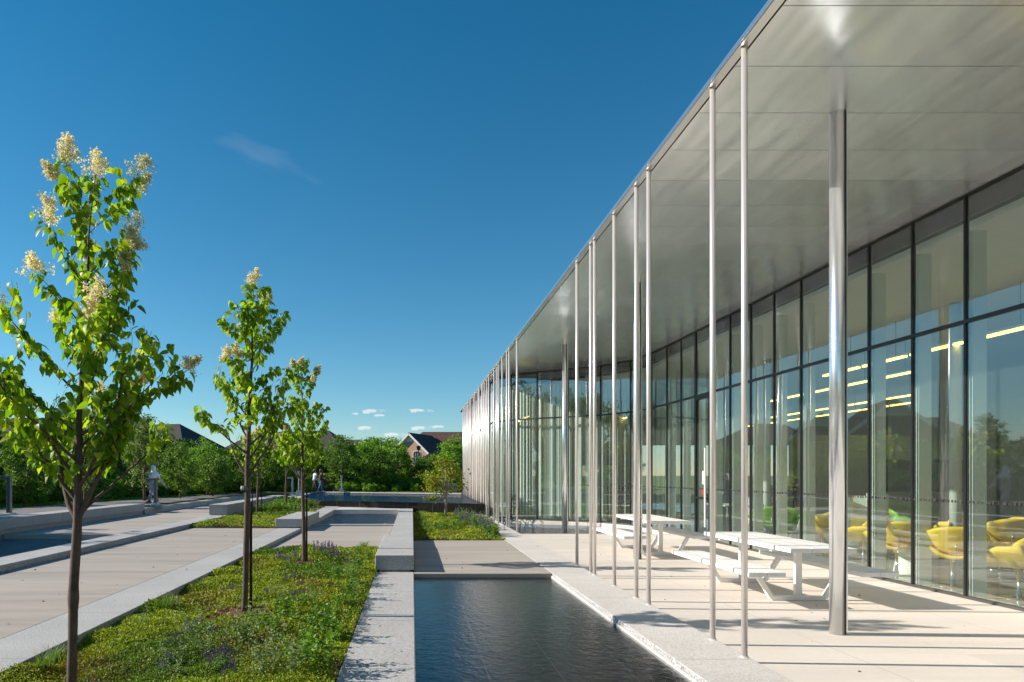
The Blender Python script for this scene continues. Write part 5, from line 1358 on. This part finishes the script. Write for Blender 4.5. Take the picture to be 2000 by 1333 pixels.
M['maroon_cloth'] = plain('maroon_cloth', (.05, .02, .025), .85)
M['shoe'] = plain('leather_shoe', (.10, .055, .04), .6)
M['shoe_white'] = plain('pale_rubber', (.6, .6, .58), .6)
M['red_cloth'] = plain('red_cloth', (.45, .015, .03), .8)
M['black_cloth'] = plain('black_cloth', (.02, .018, .02), .8)
Yp = 30.6
person((X_at(299, Yp), Yp, GZ + .016), R(78), 'woman in white headscarf and pale lavender clothes walking on the left path', 'lavender_cloth', 'lavender_cloth', stride=.26, arms=((-.35, .2), (.45, .35)), scarf='white_cloth', sleeve=.9, skirt=True, wide=1.15, H=1.64)
Yc = 46.9
person((X_at(614.5, Yc), Yc, GZ + .016), R(-75), 'person in white t-shirt and dark trousers walking with the pushchair', 'white_cloth', 'charcoal_cloth', stride=.16, lean=.04, arms=((.5, .6), (.6, .6)), H=1.66)
person((X_at(627, Yc), Yc - .25, GZ + .016), R(-80), 'person in dark top and blue jeans pushing the pushchair', 'maroon_cloth', 'denim', stride=.14, lean=.05, arms=((.7, .65), (.7, .65)), H=1.66, sleeve=.9)
# pushchair
X, Y, z = X_at(642, Yc), Yc - .1, GZ + .016
r = empty('pushchair', (X, Y, z), 'dark pushchair with hood and red details beside the raised pond', 'pushchair')
m = MB()
for sy in (-.24, .24):
    m.tube([(X - .48, Y + sy, z + 1.0), (X - .1, Y + sy, z + .62), (X + .34, Y + sy, z + .16)], .016, 8); m.tube([(X - .36, Y + sy, z + .14), (X, Y + sy, z + .55)], .016, 8)
m.tube([(X - .48, Y - .24, z + 1.0), (X - .48, Y + .24, z + 1.0)], .018, 8); m.build('frame', M['black_metal'], r)
def arcs(c, r0, r1, a0, a1, hw, n=12):
    m = MB(); rs = []
    for i in range(n + 1):
        a = R(a0 + (a1 - a0) * i / n); rs.append([(c[0] + math.cos(a) * q, c[1] + s, c[2] + math.sin(a) * q) for q, s in ((r0, -hw), (r1, -hw), (r1, hw), (r0, hw))])
    return m.rings(rs)
arcs((X + .06, Y, z + .74), .33, .36, 35, 165, .24).build('hood', M['maroon_cloth'], r)
MB().bar((X - .18, Y, z + .90), (X + .02, Y, z + .46), .42, .05).bar((X + .0, Y, z + .46), (X + .36, Y, z + .50), .42, .06).build('seat', M['black_cloth'], r, bevel=.02)
MB().bar((X + .36, Y, z + .49), (X + .5, Y, z + .26), .36, .03).build('footrest', M['red_cloth'], r)
MB().box(X - .3, X + .28, Y - .2, Y + .2, z + .2, z + .34).build('basket', M['black_cloth'], r, bevel=.03)
MB().box(X - .42, X - .26, Y - .16, Y + .16, z + .62, z + .86).build('bag', M['red_cloth'], r, bevel=.04)
for (wx, wr) in ((-.36, .14), (.36, .10)):
    for sy in (-.26, .26):
        w_ = MB(); n = 24; pr = [(wr * .72, -.02), (wr, -.015), (wr, .015), (wr * .72, .02)]
        w_.rings([[(X + wx + q * math.cos(2 * math.pi * i / n), Y + sy + s, z + wr + q * math.sin(2 * math.pi * i / n)) for i in range(n)] for q, s in pr + pr[:1]], cap=False)
        wo = w_.build('wheel', M['black_metal'], r); h_ = MB(); h_.rings([[(X + wx + wr * .7 * math.cos(2 * math.pi * i / n), Y + sy + s, z + wr + wr * .7 * math.sin(2 * math.pi * i / n)) for i in range(n)] for s in (-.008, .008)]); h_.build('rim', M['shoe_white'], wo)

# a few dry leaves blown over the paving
g_ = np.random.default_rng(91); PP = []
for (x0, x1, y0, y1, z, n) in ((3.1, 7.4, 5, 19, -.045, 70), (.05, 2.9, 11.4, 16.8, .003, 22), (-6.4, -3.3, 6, 19.5, .09, 40), (-.58, 0, 5, 11.3, .006, 16)):
    PP.append(np.column_stack([g_.uniform(x0, x1, n), g_.uniform(y0, y1, n), np.full(n, z)]))
PP = np.concatenate(PP); NR = g_; DD = g_.normal(0, 1, PP.shape); DD[:, 2] *= .1
V, Fc = cards(PP, DD, g_.uniform(.018, .045, len(PP)), .6)
M['dry_leaf'] = leafmat('dry_leaf', (.12, .07, .03), (.20, .12, .05), (.28, .20, .09), .1, .7)
o = np_mesh('fallen_leaves', V, Fc, M['dry_leaf']); ident(o, 'scattered dry leaves lying on the pale paving', 'leaf litter', None, 'stuff')
# ------------------------------------------------------------------ world, sun, camera
sun_dir = Vector((-math.cos(R(SUN_EL)) * .9986, math.cos(R(SUN_EL)) * .053, math.sin(R(SUN_EL))))
sd = bpy.data.lights.new('sun', 'SUN'); sd.energy = 4.0; sd.angle = R(.6); sd.color = (1.0, .92, .82)
so = bpy.data.objects.new('sun', sd); so.rotation_euler = (-sun_dir).to_track_quat('-Z', 'Y').to_euler(); COL.objects.link(so); so.location = (-30, 0, 40)
wd = bpy.data.worlds.new('World'); SC.world = wd; wd.use_nodes = True; nt = wd.node_tree
bg = nt.nodes['Background']
sky = nt.nodes.new('ShaderNodeTexSky'); sky.sky_type = 'NISHITA'; sky.sun_disc = False
sky.sun_elevation = R(SUN_EL); sky.sun_rotation = math.atan2(sun_dir.x, sun_dir.y)
sky.altitude = 100; sky.air_density = 1.0; sky.dust_density = 0.0; sky.ozone_density = 6.0
hs = nt.nodes.new('ShaderNodeHueSaturation'); hs.inputs['Saturation'].default_value = 1.12; hs.inputs['Hue'].default_value = .488
nt.links.new(sky.outputs[0], hs.inputs['Color'])
# wisps of cloud, by direction
tc = nt.nodes.new('ShaderNodeTexCoord')
def cloud(px, py, sx, sy, rot, scale, thr, soft, amt, prev):
    d = Vector(((px - PX) / F, 1, (HY - py) / F)).normalized()
    az = math.atan2(d.x, d.y); el = math.asin(d.z)
    mp = nt.nodes.new('ShaderNodeMapping'); mp.vector_type = 'POINT'
    # rotate so the cloud is straight ahead (+Y)
    m1 = nt.nodes.new('ShaderNodeVectorRotate'); m1.rotation_type = 'Z_AXIS'; m1.inputs['Angle'].default_value = az
    nt.links.new(tc.outputs['Generated'], m1.inputs['Vector'])
    m2 = nt.nodes.new('ShaderNodeVectorRotate'); m2.rotation_type = 'X_AXIS'; m2.inputs['Angle'].default_value = -el
    nt.links.new(m1.outputs[0], m2.inputs['Vector'])
    m3 = nt.nodes.new('ShaderNodeVectorRotate'); m3.rotation_type = 'Y_AXIS'; m3.inputs['Angle'].default_value = rot
    nt.links.new(m2.outputs[0], m3.inputs['Vector'])
    mp.inputs['Scale'].default_value = (1 / sx, .0, 1 / sy); nt.links.new(m3.outputs[0], mp.inputs['Vector'])
    ln = nt.nodes.new('ShaderNodeVectorMath'); ln.operation = 'LENGTH'; nt.links.new(mp.outputs[0], ln.inputs[0])
    ns = nt.nodes.new('ShaderNodeTexNoise'); ns.inputs['Scale'].default_value = scale; ns.inputs['Detail'].default_value = 6
    mq = nt.nodes.new('ShaderNodeMapping'); mq.inputs['Scale'].default_value = (1, 1, 3.2); nt.links.new(m3.outputs[0], mq.inputs['Vector'])
    nt.links.new(mq.outputs[0], ns.inputs['Vector'])
    a = nt.nodes.new('ShaderNodeMath'); a.operation = 'MULTIPLY_ADD'; nt.links.new(ln.outputs['Value'], a.inputs[0]); a.inputs[1].default_value = -.34; nt.links.new(ns.outputs['Fac'], a.inputs[2])
    mr = nt.nodes.new('ShaderNodeMapRange'); nt.links.new(a.outputs[0], mr.inputs['Value'])
    mr.inputs['From Min'].default_value = thr; mr.inputs['From Max'].default_value = thr + soft; mr.inputs['To Max'].default_value = amt; mr.clamp = True
    # only in front
    sp = nt.nodes.new('ShaderNodeSeparateXYZ'); nt.links.new(m3.outputs[0], sp.inputs[0])
    gt = nt.nodes.new('ShaderNodeMath'); gt.operation = 'GREATER_THAN'; nt.links.new(sp.outputs['Y'], gt.inputs[0]); gt.inputs[1].default_value = 0
    mu = nt.nodes.new('ShaderNodeMath'); mu.operation = 'MULTIPLY'; nt.links.new(mr.outputs[0], mu.inputs[0]); nt.links.new(gt.outputs[0], mu.inputs[1])
    mx = nt.nodes.new('ShaderNodeMix'); mx.data_type = 'RGBA'; nt.links.new(mu.outputs[0], mx.inputs[0]); nt.links.new(prev, mx.inputs[6]); mx.inputs[7].default_value = (6.5, 6.0, 6.0, 1)
    return mx.outputs[2]
geo = nt.nodes.new('ShaderNodeSeparateXYZ'); nt.links.new(tc.outputs['Generated'], geo.inputs[0])
tr = nt.nodes.new('ShaderNodeValToRGB'); nt.links.new(geo.outputs['Z'], tr.inputs[0])
tr.color_ramp.elements[0].position = 0.0; tr.color_ramp.elements[0].color = (.82, .77, .70, 1)
tr.color_ramp.elements[1].position = .55; tr.color_ramp.elements[1].color = (.28, .68, .70, 1)
tm = nt.nodes.new('ShaderNodeMix'); tm.data_type = 'RGBA'; tm.blend_type = 'MULTIPLY'; tm.inputs[0].default_value = 1
nt.links.new(hs.outputs[0], tm.inputs[6]); nt.links.new(tr.outputs[0], tm.inputs[7])
out = tm.outputs[2]
CL = [(745, 812, .02, .004), (727, 803, .045, .0065), (820, 802, .05, .005), (717, 836, .035, .006), (822, 836, .045, .006), (770, 849, .05, .006), (860, 834, .025, .004), (695, 809, .012, .004)]
for (x, y, a, b) in CL:
    out = cloud(x, y, a * .6, b * .75, R(random.Random(x).uniform(-3, 3)), 70, .27, .14, .5, out)
out = cloud(510, 308, .085, .016, R(-14), 12, .20, .45, .07, out)
nt.links.new(out, bg.inputs['Color']); bg.inputs['Strength'].default_value = .085
cd = bpy.data.cameras.new('camera'); cam = bpy.data.objects.new('camera', cd); COL.objects.link(cam); SC.camera = cam
cam.location = (0, 0, EYE); cam.rotation_euler = (R(90), 0, 0)
cd.sensor_width = 36; cd.sensor_fit = 'HORIZONTAL'; cd.lens = 36 * F / 2000
cd.shift_x = (1000 - PX) / 2000; cd.shift_y = (HY - 666.5) / 2000
cd.clip_start = .05; cd.clip_end = 3000
SC.view_settings.view_transform = 'Standard'; SC.view_settings.look = 'None'; SC.view_settings.gamma = 1; SC.view_settings.exposure = 1.05
SC.render.engine = 'CYCLES'; SC.cycles.use_denoising = True
try: SC.cycles.denoiser = 'OPENIMAGEDENOISE'
except Exception: pass
SC.cycles.max_bounces = 10; SC.cycles.transparent_max_bounces = 24; SC.cycles.glossy_bounces = 6; SC.cycles.diffuse_bounces = 4
SC.cycles.caustics_reflective = True; SC.cycles.caustics_refractive = False; SC.cycles.blur_glossy = .5
SC.cycles.sample_clamp_indirect = 6
